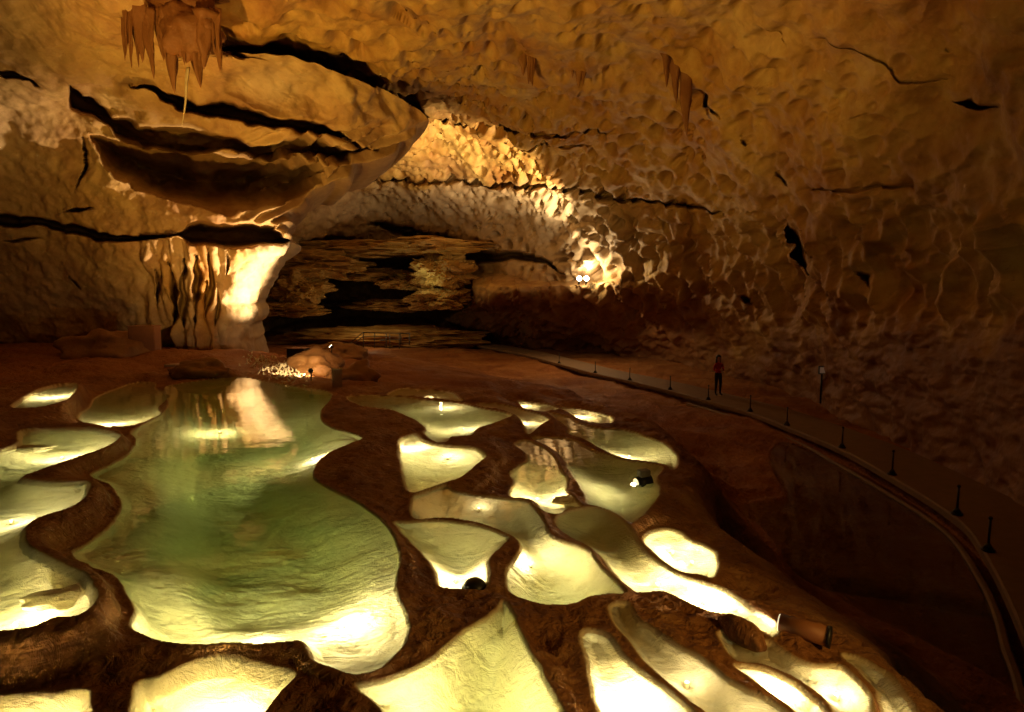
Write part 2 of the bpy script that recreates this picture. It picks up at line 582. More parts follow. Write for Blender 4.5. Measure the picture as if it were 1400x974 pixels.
pool('r10', z2((1280, 825), (1320, 825), (1370, 850), (1420, 880), (1450, 920), (1500, 990), (1540, 1070), (1420, 1070), (1392, 974), (1376, 920), (1335, 876)),
     2.820, 0.3, 0.25, 0.018, 'outermost amber pool at the lower right with a pointed back end')
pool('floor', [(1078, 603), (1056, 612), (1051, 630), (1060, 652), (1072, 677), (1040, 685), (1003, 690), (1015, 705), (1042, 722), (1078, 765), (1125, 802), (1190, 842), (1270, 880), (1340, 915), (1400, 950), (1480, 960), (1420, 850), (1340, 762), (1285, 712), (1210, 664), (1140, 628)],
     4.98, 0.22, 0.7, 0.02, 'wide dark shallow pool beside the walkway with a crusted pale edge')

for k, p in POOLS.items():
    px = catmull(p['px'], 5)
    w = at_z(px[:, 0], px[:, 1], np.full(len(px), p['z'] + p['drop']))
    p['poly'] = w[:, :2].copy()
    # slightly ragged natural rim
    q = np.c_[p['poly'] * 2.3, np.full(len(w), hash(k) % 1 + p['z'] * 7)]
    p['poly'] += 0.020 * np.c_[vnoise(q, 31), vnoise(q, 41)] + 0.012 * np.c_[vnoise(q * 4, 32), vnoise(q * 4, 42)]

for a_ in POOLS:
    for b_ in POOLS:
        if a_ != b_:
            n_ = int(inside(POOLS[a_]['poly'][:, 0], POOLS[a_]['poly'][:, 1], POOLS[b_]['poly']).sum())
            if n_: print('OVERLAP', a_, b_, n_)

# ground grid: laid out on the plane z = 2 so that cells shrink towards the viewer
cx = np.r_[np.arange(-520, -20, 9), np.arange(-20, 1420, 1.9), np.arange(1420, 1960, 9)]
ry = np.r_[np.arange(1500, 1150, -14), np.arange(1150, 1010, -2), np.arange(1010, 436, -1.35), [435, 432, 429, 426, 423]]
GX, GY = np.meshgrid(cx, ry)
G = at_z(GX, GY, np.full(GX.shape, 2.0))
gx, gy = G[..., 0].ravel(), G[..., 1].ravel()
nG = len(gx)

# background levels of floor and banks: pixel, pixel, height
BGP = [(935, 585, 0), (1000, 630, 0), (1030, 690, 0), (1010, 660, 0.02), (1080, 790, 0.05), (1150, 850, 0.05), (1260, 915, 0.0), (1370, 985, 0.0), (1500, 1050, 0), (1100, 640, -.05), (1200, 720, -.05),
       (1300, 800, -.05), (1500, 850, 0), (1700, 900, 0), (1700, 700, 0), (900, 550, 0), (860, 540, 0), (800, 528, 0), (750, 515, 0), (700, 505, 0), (650, 495, 0.1), (600, 490, 0.15), (560, 482, 0.3), (650, 475, 0), (750, 485, 0),
       (880, 515, 0), (980, 545, 0), (1100, 585, 0), (1250, 660, 0), (1350, 740, 0), (560, 470, 0.2), (480, 468, .3), (620, 452, 0), (540, 452, 0.1),
       (470, 520, 2.25), (520, 522, 2.1), (590, 527, 2.05), (640, 536, 1.9), (690, 543, 1.75), (420, 512, 2.4), (380, 505, 2.5), (440, 500, 2.0),
       (470, 495, 1.3), (430, 485, 1.6),
       (300, 505, 2.5), (200, 510, 2.6), (100, 505, 2.7), (0, 505, 2.75), (-150, 520, 2.8), (0, 475, 2.75), (100, 476, 2.7), (200, 480, 2.65), (300, 482, 2.6), (-200, 480, 2.8), (-400, 600, 2.8), (-300, 900, 2.7),
       (20, 570, 2.72), (90, 565, 2.62), (5, 595, 2.75), (-200, 560, 2.8),
       (100, 920, 2.42), (150, 960, 2.45), (300, 880, 2.45), (450, 940, 2.32), (420, 1000, 2.3), (0, 1100, 2.4), (300, 1180, 2.3), (650, 1200, 2.2), (700, 960, 2.02), (720, 930, 2.05), (900, 1150, 1.8), (1100, 1180, 1.4), (1300, 1150, 0.9), (1500, 1250, 0.2), (0, 1400, 2.4), (700, 1400, 2.3), (1300, 1400, 1.3),
       (930, 860, 1.72), (980, 880, 1.6), (960, 650, 0.6), (985, 720, 0.75), (1020, 790, 0.7), (1060, 830, .7), (1160, 900, 0.55), (1240, 930, 0.5), (1320, 985, .3)]
bgw = np.array([list(PZ(a, b, c)) for a, b, c in BGP])

zs = np.zeros(nG)
ws = np.zeros(nG)
for x, y, z in bgw:
    d2 = (gx - x) ** 2 + (gy - y) ** 2
    w = 0.55 / (d2 + 0.02) ** 1.5
    zs += w * z
    ws += w
SD = {}
min_sd = np.full(nG, 9.0)
owner = np.full(nG, -1)
keys = list(POOLS)
for i, k in enumerate(keys):
    p = POOLS[k]
    poly = p['poly']
    mg = 7.0 if k != 'floor' else 3.0
    sel = np.where((gx > poly[:, 0].min() - mg) & (gx < poly[:, 0].max() + mg) & (gy > poly[:, 1].min() - mg) & (gy < poly[:, 1].max() + mg))[0]
    far = (gx[sel] < poly[:, 0].min() - 1.2) | (gx[sel] > poly[:, 0].max() + 1.2) | (gy[sel] < poly[:, 1].min() - 1.2) | (gy[sel] > poly[:, 1].max() + 1.2)
    d = np.empty(len(sel))
    d[~far] = polyline_dist(gx[sel][~far], gy[sel][~far], poly, True)
    d[far] = polyline_dist(gx[sel][far], gy[sel][far], poly[::4], True)
    ins = inside(gx[sel], gy[sel], poly)
    sd = np.where(ins, -d, d)
    full = np.full(nG, 99.0)
    full[sel] = sd
    SD[k] = full
    w = 1.0 / (np.maximum(sd, 0) + 0.03) ** 3
    if k == 'floor': w *= 0.3
    zs[sel] += w * (p['z'] + p['drop'])
    ws[sel] += w
    better = full < min_sd
    owner[better & (full < 0)] = i
    min_sd = np.minimum(min_sd, full)
gz = zs / ws
pw = np.c_[gx, gy, gz]
lowf = fbm(np.c_[gx, gy, gx * 0] * 0.7, 4, 3)
hif = fbm(np.c_[gx, gy, gz * 2] * 3.1, 4, 9)
away = np.clip(min_sd / 1.2, 0, 1)
gz = gz + 0.10 * lowf * away + 0.022 * hif * np.clip(min_sd / 0.25, 0, 1)
# the dams swell into rounded pillows
gz += 0.05 * sstep(0.05, 0.55, min_sd) * sstep(2.0, 0.7, min_sd)
# flowing ridges down the dams
gz += 0.022 * fbm(np.c_[gx * 8, gy * 8, gz * 1.2], 3, 51) * np.clip(min_sd / 0.1, 0, 1) * (1 - away)
# raised lip along every rim
gz += 0.010 * np.exp(-(np.maximum(min_sd, 0) / 0.05) ** 2) * (min_sd >= 0)
rim = np.exp(-(np.abs(min_sd) / 0.022) ** 2)
rim[SD['floor'] < 0.3] *= 0.5
# basins
for i, k in enumerate(keys):
    p = POOLS[k]
    sel = np.where(owner == i)[0]
    s = -SD[k][sel]
    x, y = gx[sel], gy[sel]
    nz = fbm(np.c_[x, y, x * 0] * 1.3, 4, 60 + i)
    nf = fbm(np.c_[x * 3.2, y * 6.0, x * 0], 4, 90 + i)
    prof = sstep(0, 1, np.clip(s / (1.25 * p['wall']), 0, 1) ** 0.8)
    if k == 'main':
        ppx = GX.ravel()[sel]
        shelf = sstep(330, 180, ppx) * 0.75 + 0.12
        deep = sstep(shelf * 0.5, shelf * 0.5 + 0.85, s + 0.10 * nz)
        prof = 0.22 * (1 - np.exp(-s / 0.12)) + 0.78 * deep
        nearrim = sstep(790, 850, GY.ravel()[sel] * 0 + 395 + (CAM[2] - p['z']) * FPX / np.maximum(y, 0.1)) * sstep(470, 430, ppx)
        prof = prof * (1 - nearrim) + nearrim * np.maximum(prof, 0.62 * sstep(0, 0.16, s))
        L = PZ(478, 880, p['z'])
        prof *= 1 - 0.62 * np.exp(-((x - L.x) ** 2 + (y - L.y) ** 2) / 1.1 ** 2)
        amp = 0.07
    elif k == 'floor':
        prof = 1 - np.exp(-s / 0.4)
        amp = 0.03
    else:
        amp = 0.05
    gz[sel] = p['z'] + p['drop'] - (p['depth'] + p['drop']) * prof + (amp * nz + 0.016 * nf) * np.clip(s / 0.3, 0, 1)
# relax the basin floors so that no fold shows along their middle lines
Z2 = gz.reshape(GX.shape).copy()
flo_m = ((owner >= 0) & (min_sd < -0.10)).reshape(GX.shape)
flo_m[0] = flo_m[-1] = False
flo_m[:, 0] = flo_m[:, -1] = False
for _ in range(90):
    avg = 0.25 * (np.roll(Z2, 1, 0) + np.roll(Z2, -1, 0) + np.roll(Z2, 1, 1) + np.roll(Z2, -1, 1))
    Z2[flo_m] = avg[flo_m]
fine_ = fbm(np.c_[gx * 2.6, gy * 4.2, gx * 0], 5, 140, 0.6).reshape(GX.shape)
Z2[flo_m] += (0.022 * fine_)[flo_m] * np.clip((-min_sd.reshape(GX.shape)[flo_m] - 0.10) / 0.15, 0, 1)
gz = Z2.ravel()
# sunken step in the dark shallow pool
d = polyline_dist(gx, gy, np.array([list(PZ(a, b, 0))[:2] for a, b in [(1078, 770), (1130, 795), (1190, 800), (1260, 812), (1330, 825)]]))
gz -= 0.35 * np.exp(-(d / 0.25) ** 2)
clay = sstep(0.5, 2.2, min_sd + 0.5 * lowf)
clay[SD['floor'] < 1.2] = 1
GP = np.c_[gx, gy, gz]
gn = grid_normals(GP.reshape(GX.shape + (3,))).reshape(-1, 3)
gn *= np.sign(gn[:, 2:3] + 1e-9)
gf = grid_faces(*GX.shape)
fo = owner[gf]
f_owner = np.where((fo == fo[:, :1]).all(1), fo[:, 0], -1)
f_sd = min_sd[gf].mean(1)
bas = sstep(0.014, -0.016, min_sd)
bas[SD['floor'] < 0.3] = 0
ga = dict(clay=clay, rim=rim, basin=bas)
sel = (f_owner < 0) & (f_sd < 1.1)
terr = np_mesh('rimstone_terrace', GP, gf[sel], ga, gn, M['ground'])
tag(terr, kind='structure')
flo = np_mesh('cave_floor', GP, gf[(f_owner < 0) & (f_sd >= 1.1)], ga, gn, M['terrace'])
tag(flo, kind='structure')


def offset_poly(poly, d):
    a = np.roll(poly, 1, 0)
    b = np.roll(poly, -1, 0)
    t = b - a
    t /= np.linalg.norm(t, axis=1, keepdims=True) + 1e-9
    area = np.sum(poly[:, 0] * b[:, 1] - b[:, 0] * poly[:, 1])
    n = np.c_[t[:, 1], -t[:, 0]] * (1 if area > 0 else -1)
    return poly + n * d


def prism(poly, z0, z1_):
    bm = bmesh.new()
    top = [bm.verts.new((x, y, z1_)) for x, y in poly]
    bot = [bm.verts.new((x, y, z0)) for x, y in poly]
    bm.faces.new(top)
    bm.faces.new(bot[::-1])
    n = len(poly)
    for i in range(n):
        bm.faces.new((top[i], bot[i], bot[(i + 1) % n], top[(i + 1) % n]))
    return bm


for i, k in enumerate(keys):
    p = POOLS[k]
    c = p['poly'].mean(0)
    root = empty('rimstone_pool', (0, 0, 0))
    tag(root, p['label'], 'pool', 'rimstone pools of the terrace')
    b = np_mesh('basin', GP, gf[f_owner == i], ga, gn, M['ground'], root)
    wb = prism(offset_poly(p['poly'], 0.004), p['z'] - p['depth'] - 0.6, p['z'])
    from_bm('water', wb, M['dark_water'] if k == 'floor' else M['water'], root, smooth=False)

# ---- lamps standing in the pools: pool, pixel x, pixel y, watt, radius


def ground_z(x, y):
    return float(gz[np.argmin((gx - x) ** 2 + (gy - y) ** 2)])


def cyl(bm, p0, p1, r0, r1=None, n=14, caps=True):
    p0, p1 = Vector(p0), Vector(p1)
    r1 = r0 if r1 is None else r1
    d = (p1 - p0).normalized()
    u = d.orthogonal().normalized()
    v = d.cross(u)
    A = [bm.verts.new(p0 + (u * math.cos(2 * math.pi * i / n) + v * math.sin(2 * math.pi * i / n)) * r0) for i in range(n)]
    B = [bm.verts.new(p1 + (u * math.cos(2 * math.pi * i / n) + v * math.sin(2 * math.pi * i / n)) * r1) for i in range(n)]
    for i in range(n):
        bm.faces.new((A[i], A[(i + 1) % n], B[(i + 1) % n], B[i]))
    if caps:
        bm.faces.new(A[::-1])
        bm.faces.new(B)
    return A, B


def box(bm, c, s, rz=0.0, bev=0.0):
    mat = Matrix.Translation(Vector(c)) @ Matrix.Rotation(rz, 4, 'Z') @ Matrix.Diagonal((s[0], s[1], s[2], 1))
    r = bmesh.ops.create_cube(bm, size=1.0, matrix=mat)
    if bev:
        es = list({e for v in r['verts'] for e in v.link_edges})
        bmesh.ops.bevel(bm, geom=es, offset=bev, segments=2, affect='EDGES')


def add_light(name, kind, loc, power, col, radius=0.05, target=None, angle=None, blend=0.6, parent=None):
    d = bpy.data.lights.new(name, kind)
    d.energy = power
    d.color = col
    d.shadow_soft_size = radius
    if kind == 'SPOT':
        d.spot_size = math.radians(angle)
        d.spot_blend = blend
    o = bpy.data.objects.new(name, d)
    C.objects.link(o)
    o.location = loc
    if target is not None:
        o.rotation_euler = (Vector(target) - Vector(loc)).to_track_quat('-Z', 'Y').to_euler()
    if parent is not None:
        o.parent = parent
    return o


PLAMPS = [('main', 484, 892, 80, 'sunk at the near right rim of the largest green pool'), ('main', 440, 624, 170, 'sunk behind the striped dam in the largest green pool'), ('main', 235, 868, 60, 'added as fill under the near left rim of the largest green pool'),  # the lamp under the near left rim is an added fill
          ('main', 345, 871, 62, 'added as fill under the near middle rim of the largest green pool'), ('main', 300, 580, 95, 'added as fill deep in the far half of the largest green pool'),  # both added to fill the large pool with light
          ('l1', 52, 547, 80, 'in the small white pool on the left bank'), ('l2', 158, 577, 80, 'in the pale yellow ragged pool'), ('l3', 84, 618, 90, 'in the back arm of the left edge pool'), ('l3', 20, 830, 60, 'in the near arm of the left edge pool'),
          ('n1', 60, 985, 160, 'in the bottom left corner pool'), ('n2', 300, 975, 100, 'in the bright cream pool at the bottom edge'), ('n3', 600, 1000, 110, 'in the triangular green pool'),
          ('c1', 604, 786, 60, 'beside the black dome in the yellow pool'), ('c2', 722, 762, 55, 'in the glowing front of the central pool'), ('c2', 655, 690, 7, 'added as fill in the green back part of the central pool'), ('c3', 570, 600, 70, 'in the white and amber pool'), ('c3', 612, 622, 50, 'by the near rim of the white and amber pool'),  # the lamp in the green back part is added to brighten it
          ('f1', 634, 584, 60, 'in the long pool at the back'), ('f1', 610, 556, 34, 'at the far rim of the long back pool'), ('f2', 600, 542, 45, 'in the thin yellow back pool'), ('f3', 717, 586, 22, 'at the tip of the small tan pool'),
          ('f4', 732, 556, 45, 'in the short sliver pool'), ('f5', 800, 569, 60, 'in the long sliver pool'), ('r1', 852, 622, 40, 'in the green crescent pool'),
          ('r3', 735, 677, 34, 'left of the twin lights in the stony pool'), ('r3', 757, 676, 24, 'right of the twin lights in the stony pool'), ('r4', 1045, 855, 70, 'at the right end of the winding pool'), ('r4', 985, 815, 34, 'midway in the white part of the winding pool'),
          ('r5', 952, 760, 42, 'in the rounded white pool'), ('r5', 915, 740, 30, 'at the back of the rounded white pool'), ('r6', 885, 876, 5, 'in the mossy diagonal pool'), ('r6', 1000, 958, 6, 'in the front of the mossy diagonal pool'), ('r7', 860, 965, 38, 'in the crusty amber pool'), ('r7', 815, 900, 26, 'at the back of the crusty amber pool'),
          ('l3', 15, 700, 40, 'in the olive middle of the left edge pool'), ('r8', 1078, 937, 40, 'in the slim white pool'), ('r9', 1178, 950, 9, 'in the dim olive pool'), ('r10', 1225, 965, 7, 'in the outermost amber pool')]
PK = 0.33
for k, x, y, wpow, where in PLAMPS:
    tuck = False
    p = POOLS[k]
    q = PZ(x, y, p['z'])
    cand = np.where((owner == keys.index(k)) & ((gx - q.x) ** 2 + (gy - q.y) ** 2 < 0.6 ** 2))[0]
    good = cand[p['z'] - gz[cand] > (0.30 if y in (868, 871) else 0.19)]
    if len(good) == 0:
        good = cand[np.argsort(gz[cand])[:5]]
    c_ = good[np.argmin((gx[good] - q.x) ** 2 + (gy[good] - q.y) ** 2)]
    q = Vector((gx[c_], gy[c_], p['z']))
    g = float(gz[c_])
    if not inside(np.array([q.x]), np.array([q.y]), p['poly'])[0]:
        print('LAMP OUTSIDE', k, x, y)
    hh = max(0.04, min(0.17, (p['z'] - g) * 0.6))
    if k == 'main' and y in (868, 871):
        hh = max(0.05, p['z'] - g - 0.2)
    root = empty('pool_lamp', (q.x, q.y, g - 0.01))
    tag(root, 'small submerged lamp ' + where, 'lamp', 'lamps sunk in the pools')
    bm = bmesh.new()
    cyl(bm, (0, 0, -.05), (0, 0, hh - .03), 0.022, 0.018)
    from_bm('housing', bm, M['calcite'], root)
    bm = bmesh.new()
    cyl(bm, (0, 0, hh - .029), (0, 0, hh - .02), 0.018, 0.014)
    from_bm('lens', bm, M['lens_pool'], root)
    add_light('pool_light', 'POINT', (0, 0, hh + 0.01), wpow * PK, LAMP_POOL, 0.02, parent=root).visible_transmission = False

# ================================================================== THE CAVE SHELL
CTRL = [(0, 0, 19), (350, 0, 19), (700, 0, 19), (1000, 0, 17.2), (1200, 0, 14.8), (1400, 0, 12.3), (1600, 0, 9.8), (1850, 0, 7.2), (-300, 0, 17), (-450, 200, 18), (-450, 450, 18),
        (0, 200, 27), (0, 350, 30), (0, 450, 32), (200, 200, 29), (200, 400, 34), (100, 80, 23), (300, 60, 22.5), (350, 150, 27), (450, 200, 33), (540, 190, 38), (440, 90, 25),
        (600, 100, 26.5), (700, 100, 25.5), (600, 180, 40), (700, 200, 36), (700, 150, 30.5), (500, 60, 22.5), (800, 60, 22), (850, 150, 27), (900, 100, 23.5),
        (600, 250, 47), (700, 280, 45), (480, 300, 52), (480, 400, 60), (600, 400, 57), (560, 440, 61), (400, 400, 54), (650, 430, 53), (480, 250, 49), (760, 330, 43),
        (800, 300, 37), (797, 383, 41), (800, 430, 44), (800, 480, 49), (720, 440, 48), (700, 475, 55),
        (900, 200, 28), (900, 300, 33), (900, 400, 36.5), (900, 450, 39.5), (900, 495, 42), (1000, 100, 20.5), (1000, 200, 24), (1000, 300, 28), (1000, 400, 31), (1000, 450, 32.5), (1000, 515, 34.5),
        (1100, 200, 20.5), (1100, 350, 24), (1100, 450, 26), (1100, 545, 27.8), (1200, 200, 17.5), (1200, 400, 20.3), (1200, 500, 20.8), (1200, 590, 21.2),
        (1300, 100, 14.6), (1300, 300, 16.6), (1300, 450, 17), (1300, 640, 16.7), (1400, 200, 13.4), (1400, 400, 14.2), (1400, 550, 14), (1400, 720, 13.2),
        (1600, 300, 10.4), (1600, 500, 10.3), (1600, 950, 9), (1850, 400, 7.4), (1850, 900, 7.2),
        (0, -330, 12.5), (500, -330, 12), (1000, -330, 11), (1500, -330, 8.3), (1850, -330, 6.5), (-450, -330, 11.5), (560, 480, 66), (480, 470, 64), (560, 560, 70), (400, 520, 60), (0, 560, 34), (700, 560, 62), (850, 560, 48)]
CT = np.array(CTRL, float)


def tps_fit(xy, v, lam=1e-3):
    n = len(xy)
    r2 = ((xy[:, None] - xy[None]) ** 2).sum(-1)
    K = np.where(r2 > 0, 0.5 * r2 * np.log(r2 + 1e-12), 0) + lam * np.eye(n)
    Pm = np.c_[np.ones(n), xy]
    A = np.block([[K, Pm], [Pm.T, np.zeros((3, 3))]])
    return np.linalg.solve(A, np.r_[v, np.zeros(3)])


def tps_eval(xy, sol, x, y):
    n = len(xy)
    r = sol[n] + sol[n + 1] * x + sol[n + 2] * y
    for i in range(n):
        r2 = (x - xy[i, 0]) ** 2 + (y - xy[i, 1]) ** 2
        r = r + sol[i] * 0.5 * r2 * np.log(r2 + 1e-12)
    return r


def tps(ctrl, X, Y):
    sx = 400.0
    xy = ctrl[:, :2] / sx
    sol = tps_fit(xy, np.log(ctrl[:, 2]))
    # evaluate coarsely, then interpolate bilinearly
    xs = np.linspace(X.min(), X.max(), 240)
    ys = np.linspace(Y.min(), Y.max(), 160)
    XX, YY = np.meshgrid(xs, ys)
    Z = tps_eval(xy, sol, XX / sx, YY / sx)
    fx = np.clip((X - xs[0]) / (xs[1] - xs[0]), 0, len(xs) - 1.001)
    fy = np.clip((Y - ys[0]) / (ys[1] - ys[0]), 0, len(ys) - 1.001)
    ix, iy = fx.astype(int), fy.astype(int)
    u, v = fx - ix, fy - iy
    z = Z[iy, ix] * (1 - u) * (1 - v) + Z[iy, ix + 1] * u * (1 - v) + Z[iy + 1, ix] * (1 - u) * v + Z[iy + 1, ix + 1] * u * v
    return np.exp(z)


def wob(x, y, amp, sc, s):
    q = np.c_[x.ravel() / sc, y.ravel() / sc, np.full(x.size, s * 1.7)]
    return amp * fbm(q, 3, s).reshape(x.shape)


def groove(X, Y, pts, w, D, soft=0.3, w_ends=True, s=1, bench=0.0):
    """a crevice along a line: how much deeper the rock lies"""
    pts = catmull(pts, 4, False)
    x0, x1, y0, y1 = pts[:, 0].min() - 3 * w, pts[:, 0].max() + 3 * w, pts[:, 1].min() - 3 * w, pts[:, 1].max() + 3 * w
    m = (X > x0) & (X < x1) & (Y > y0) & (Y < y1)
    r = np.zeros(X.shape)
    if not m.any():
        return r
    x, y = X[m], Y[m]
    q = np.c_[x / 26, y / 26, np.full(x.size, s * 3.1)]
    wa = min(3.5, 1.2 + 0.4 * w)
    d = polyline_dist(x + wa * fbm(q, 2, s + 300), y + wa * fbm(q, 2, s + 330), pts)
    wl = w * np.clip(1 + 0.7 * (1 if w > 3 else 0.5) * fbm(np.c_[x / 45, y / 45, np.full(x.size, s * 1.1)], 2, s + 200), 0.1, 2)
    if w_ends:
        de = np.minimum(np.hypot(x - pts[0, 0], y - pts[0, 1]), np.hypot(x - pts[-1, 0], y - pts[-1, 1]))
        wl = wl * sstep(-2, 45, de)
    r[m] = D * (1 - sstep(wl * soft, wl * 1.05 + 0.6, d)) * np.clip(wl / 1.2, 0, 1)
    if bench:
        m2 = (X > x0) & (X < x1) & (Y > y0 - 10) & (Y < y1 + 70)
        o_ = np.argsort(pts[:, 0])
        yl = np.interp(X[m2], pts[o_, 0], pts[o_, 1])
        fade = sstep(x0, x0 + 40, X[m2]) * sstep(x1, x1 - 40, X[m2])
        r[m2] -= bench * (Y[m2] > yl) * np.exp(-(Y[m2] - yl) / 22.0) * fade * (r[m2] < 0.05)
    return r


def recess(X, Y, poly, D, soft):
    poly = catmull(poly, 4)
    q = np.c_[X.ravel() / 34, Y.ravel() / 34, np.zeros(X.size)]
    Xw = X + 5 * fbm(q, 3, 401).reshape(X.shape)
    Yw = Y + 5 * fbm(q, 3, 411).reshape(X.shape)
    ins = inside(Xw, Yw, poly)
    r = np.zeros(X.shape)
    e = polyline_dist(Xw[ins], Yw[ins], poly, True)
    r[ins] = D * (1 - np.exp(-e / soft)) * (1 + 0.16 * fbm(q[ins.ravel()] * 1.1, 3, 421))
    return r


def bulge(X, Y, cx_, cy_, rx, ry_, D):
    q = ((X - cx_) / rx) ** 2 + ((Y - cy_) / ry_) ** 2
    return -D * np.sqrt(np.clip(1 - q, 0, 1))


sx_ = np.r_[np.arange(-450, -20, 10), np.arange(-20, 1420, 1.9), np.arange(1420, 1860, 10)]
sy_ = np.r_[np.arange(-330, -16, 10), np.arange(-16, 560, 1.5), np.arange(560, 760, 2.4), np.arange(760, 1100, 10)]
SX, SY = np.meshgrid(sx_, sy_)
T = tps(CT, SX, SY)
base = at_depth(SX, SY, T)
nrm = grid_normals(base)
toward = np.sum(nrm * (CAM - base), 2, keepdims=True)
nrm *= np.sign(toward)
bp = base.reshape(-1, 3)
sxr, syr = SX.ravel(), SY.ravel()

# --- scalloped relief carved by water (world space)
warp = np.c_[vnoise(bp * 0.35, 11), vnoise(bp * 0.35, 12), vnoise(bp * 0.35, 13)]
q = (bp + 0.6 * warp)
f1, f2, ci = voro(q / np.array([0.85, 1.35, 0.85]), 20)
g1, g2, cj = voro(q / np.array([1.9, 2.3, 1.9]), 30)
scal = f1 ** 1.6
pit = np.exp(-(f1 / (0.17 + 0.2 * ci)) ** 3) * (ci > 0.15)
big = g1 ** 2
k1, k2, cl = voro((bp + 0.3 * warp) / np.array([0.45, 0.75, 0.45]), 50)
pit2 = np.exp(-(k1 / (0.2 + 0.2 * cl)) ** 3) * (cl > 0.3)
h1, h2, ck = voro((bp + 0.25 * warp) / np.array([0.75, 0.9, 2.1]), 40)      # long drips on the lower right wall
amp_scal = 0.62 * np.exp(-(((sxr - 790) / 320) ** 2 + ((syr - 200) / 150) ** 2)) * (0.6 + 0.55 * vnoise(bp * 0.22, 14)) + 0.14
amp_scal *= 1 - 0.55 * sstep(60, -60, syr) * sstep(500, 900, sxr)
amp_big = (0.13 + 0.35 * sstep(950, 1250, sxr)) * (1 - 0.75 * sstep(420, 470, syr))
amp_drip = 1.0 * sstep(760, 880, sxr) * sstep(270, 330, syr) * sstep(470, 410, syr)
disp = amp_scal * 0.35 * (scal - 0.35) - 1.9 * amp_scal * pit - 0.75 * amp_scal * pit2 + amp_big * (big - 0.35) + amp_drip * (h1 ** 1.4 - 0.5) + 0.30 * fbm(bp * 0.45, 4, 70) + 0.045 * fbm(bp * 2.2, 4, 75)
disp *= 1 - 0.65 * sstep(420, 480, syr) * sstep(800, 950, sxr)
lowwall = sstep(395, 440, syr) * sstep(560, 640, sxr) * (1 - 0.5 * sstep(800, 950, sxr))
disp += lowwall * 0.25 * fbm(bp * np.array([0.7, 0.7, 1.6]), 4, 80)
shell = bp + nrm.reshape(-1, 3) * disp[:, None]
# --- crevices, cracks, ledges
ext = np.zeros(SX.shape)
GRO = [([(296, 66), (340, 74), (385, 76), (430, 86), (480, 104), (530, 126), (565, 144), (583, 160)], 13, 5.5),
       ([(583, 164), (620, 172), (655, 179)], 4, 2.0), ([(655, 172), (700, 178), (760, 183), (842, 182)], 2.2, 1.2), ([(698, 204), (760, 202), (815, 200)], 2.0, 1.0),
       ([(470, 246), (560, 247), (640, 253), (720, 254), (790, 263), (830, 275), (900, 280), (950, 288), (1000, 291)], 2.6, 1.6),
       ([(1085, 262), (1130, 257), (1180, 256), (1230, 260), (1262, 265)], 1.3, 0.5), ([(1090, 65), (1120, 62), (1150, 68), (1165, 72), (1200, 84), (1230, 112), (1262, 117), (1300, 112)], 0.9, 0.3),
       ([(945, 118), (962, 142), (985, 160)], 5, 2.2), ([(1014, 188), (1020, 202)], 6, 2), ([(1060, 234), (1078, 258)], 5, 1.6), ([(1070, 305), (1076, 330), (1086, 352), (1096, 378)], 9, 3.5),
       ([(1293, 146), (1345, 149)], 9, 2.2), ([(1283, 70), (1292, 80)], 6, 1.0), ([(1010, 405), (1030, 425)], 9, 2), ([(1170, 370), (1190, 395)], 6, 1.5), ([(380, 74), (386, 78)], 11, 2.5),
       # far chamber strata
       ([(500, 306), (540, 312), (600, 326), (665, 336)], 7, 6), ([(600, 356), (680, 350), (740, 356), (770, 378)], 8, 5)]
for i, (pts, w, D) in enumerate(GRO):
    ext = np.maximum(ext, groove(SX, SY, pts, w, D, s=i + 1))
CH = [(335, 470), (350, 400), (395, 336), (470, 322), (520, 345), (600, 358), (650, 385), (640, 420), (606, 440), (590, 470), (480, 480)]
ext += recess(SX, SY, CH, 15.0, 10)
# projecting beds in the far chamber
for cx_, cy_, rx, ry_, D in [(425, 360, 52, 14, 9), (414, 394, 30, 14, 9), (480, 372, 60, 6, 4), (590, 342, 60, 10, 6), (605, 373, 34, 15, 9), (565, 384, 40, 8, 6), (590, 402, 34, 10, 7), (500, 452, 130, 17, 9), (660, 400, 70, 26, 3), (380, 425, 60, 8, 5), (450, 418, 50, 5, 5)]:
    ext += bulge(SX, SY, cx_, cy_, rx, ry_, D)
# the shelf that carries the bright wall lamp and the rounded lobes above it
for cx_, cy_, rx, ry_, D in [(778, 372, 15, 17, 1.2), (801, 366, 12, 14, 1.4), (795, 340, 34, 34, 1.0), (840, 345, 30, 60, 0.9), (915, 318, 26, 40, 0.8), (885, 330, 20, 46, .7)]:
    ext += bulge(SX, SY, cx_, cy_, rx, ry_, D)
ext += -2.2 * sstep(384, 392, SY) * sstep(430, 396, SY) * sstep(640, 700, SX) * sstep(900, 840, SX)
dirs = rays(SX, SY)
shell = shell.reshape(SX.shape + (3,)) + dirs * ext[..., None]
pale = np.exp(-(((sxr - 640) / 200) ** 2 + ((syr - 290) / 62) ** 2)) * sstep(246, 262, syr + 6 * fbm(bp * .6, 3, 5)) + np.exp(-(((sxr - 800) / 70) ** 2 + ((syr - 340) / 55) ** 2)) + 0.8 * np.exp(-(((sxr - 500) / 130) ** 2 + ((syr - 452) / 22) ** 2)) + .5 * np.exp(-(((sxr - 430) / 90) ** 2 + ((syr - 360) / 40) ** 2))  # paler calcite, with the lamps' whiter light painted in as well
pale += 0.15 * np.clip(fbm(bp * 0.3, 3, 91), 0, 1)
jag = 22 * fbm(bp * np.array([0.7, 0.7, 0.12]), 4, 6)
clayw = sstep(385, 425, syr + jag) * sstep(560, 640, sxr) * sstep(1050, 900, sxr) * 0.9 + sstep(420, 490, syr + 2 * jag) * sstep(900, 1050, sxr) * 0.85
clayw = clayw + 0.8 * pit * sstep(-0.3, 0.5, vnoise(bp * 0.5, 92)) * np.clip(amp_scal / 0.4, 0, 1)  # clay lining in the pits, darkened to paint in their shade too
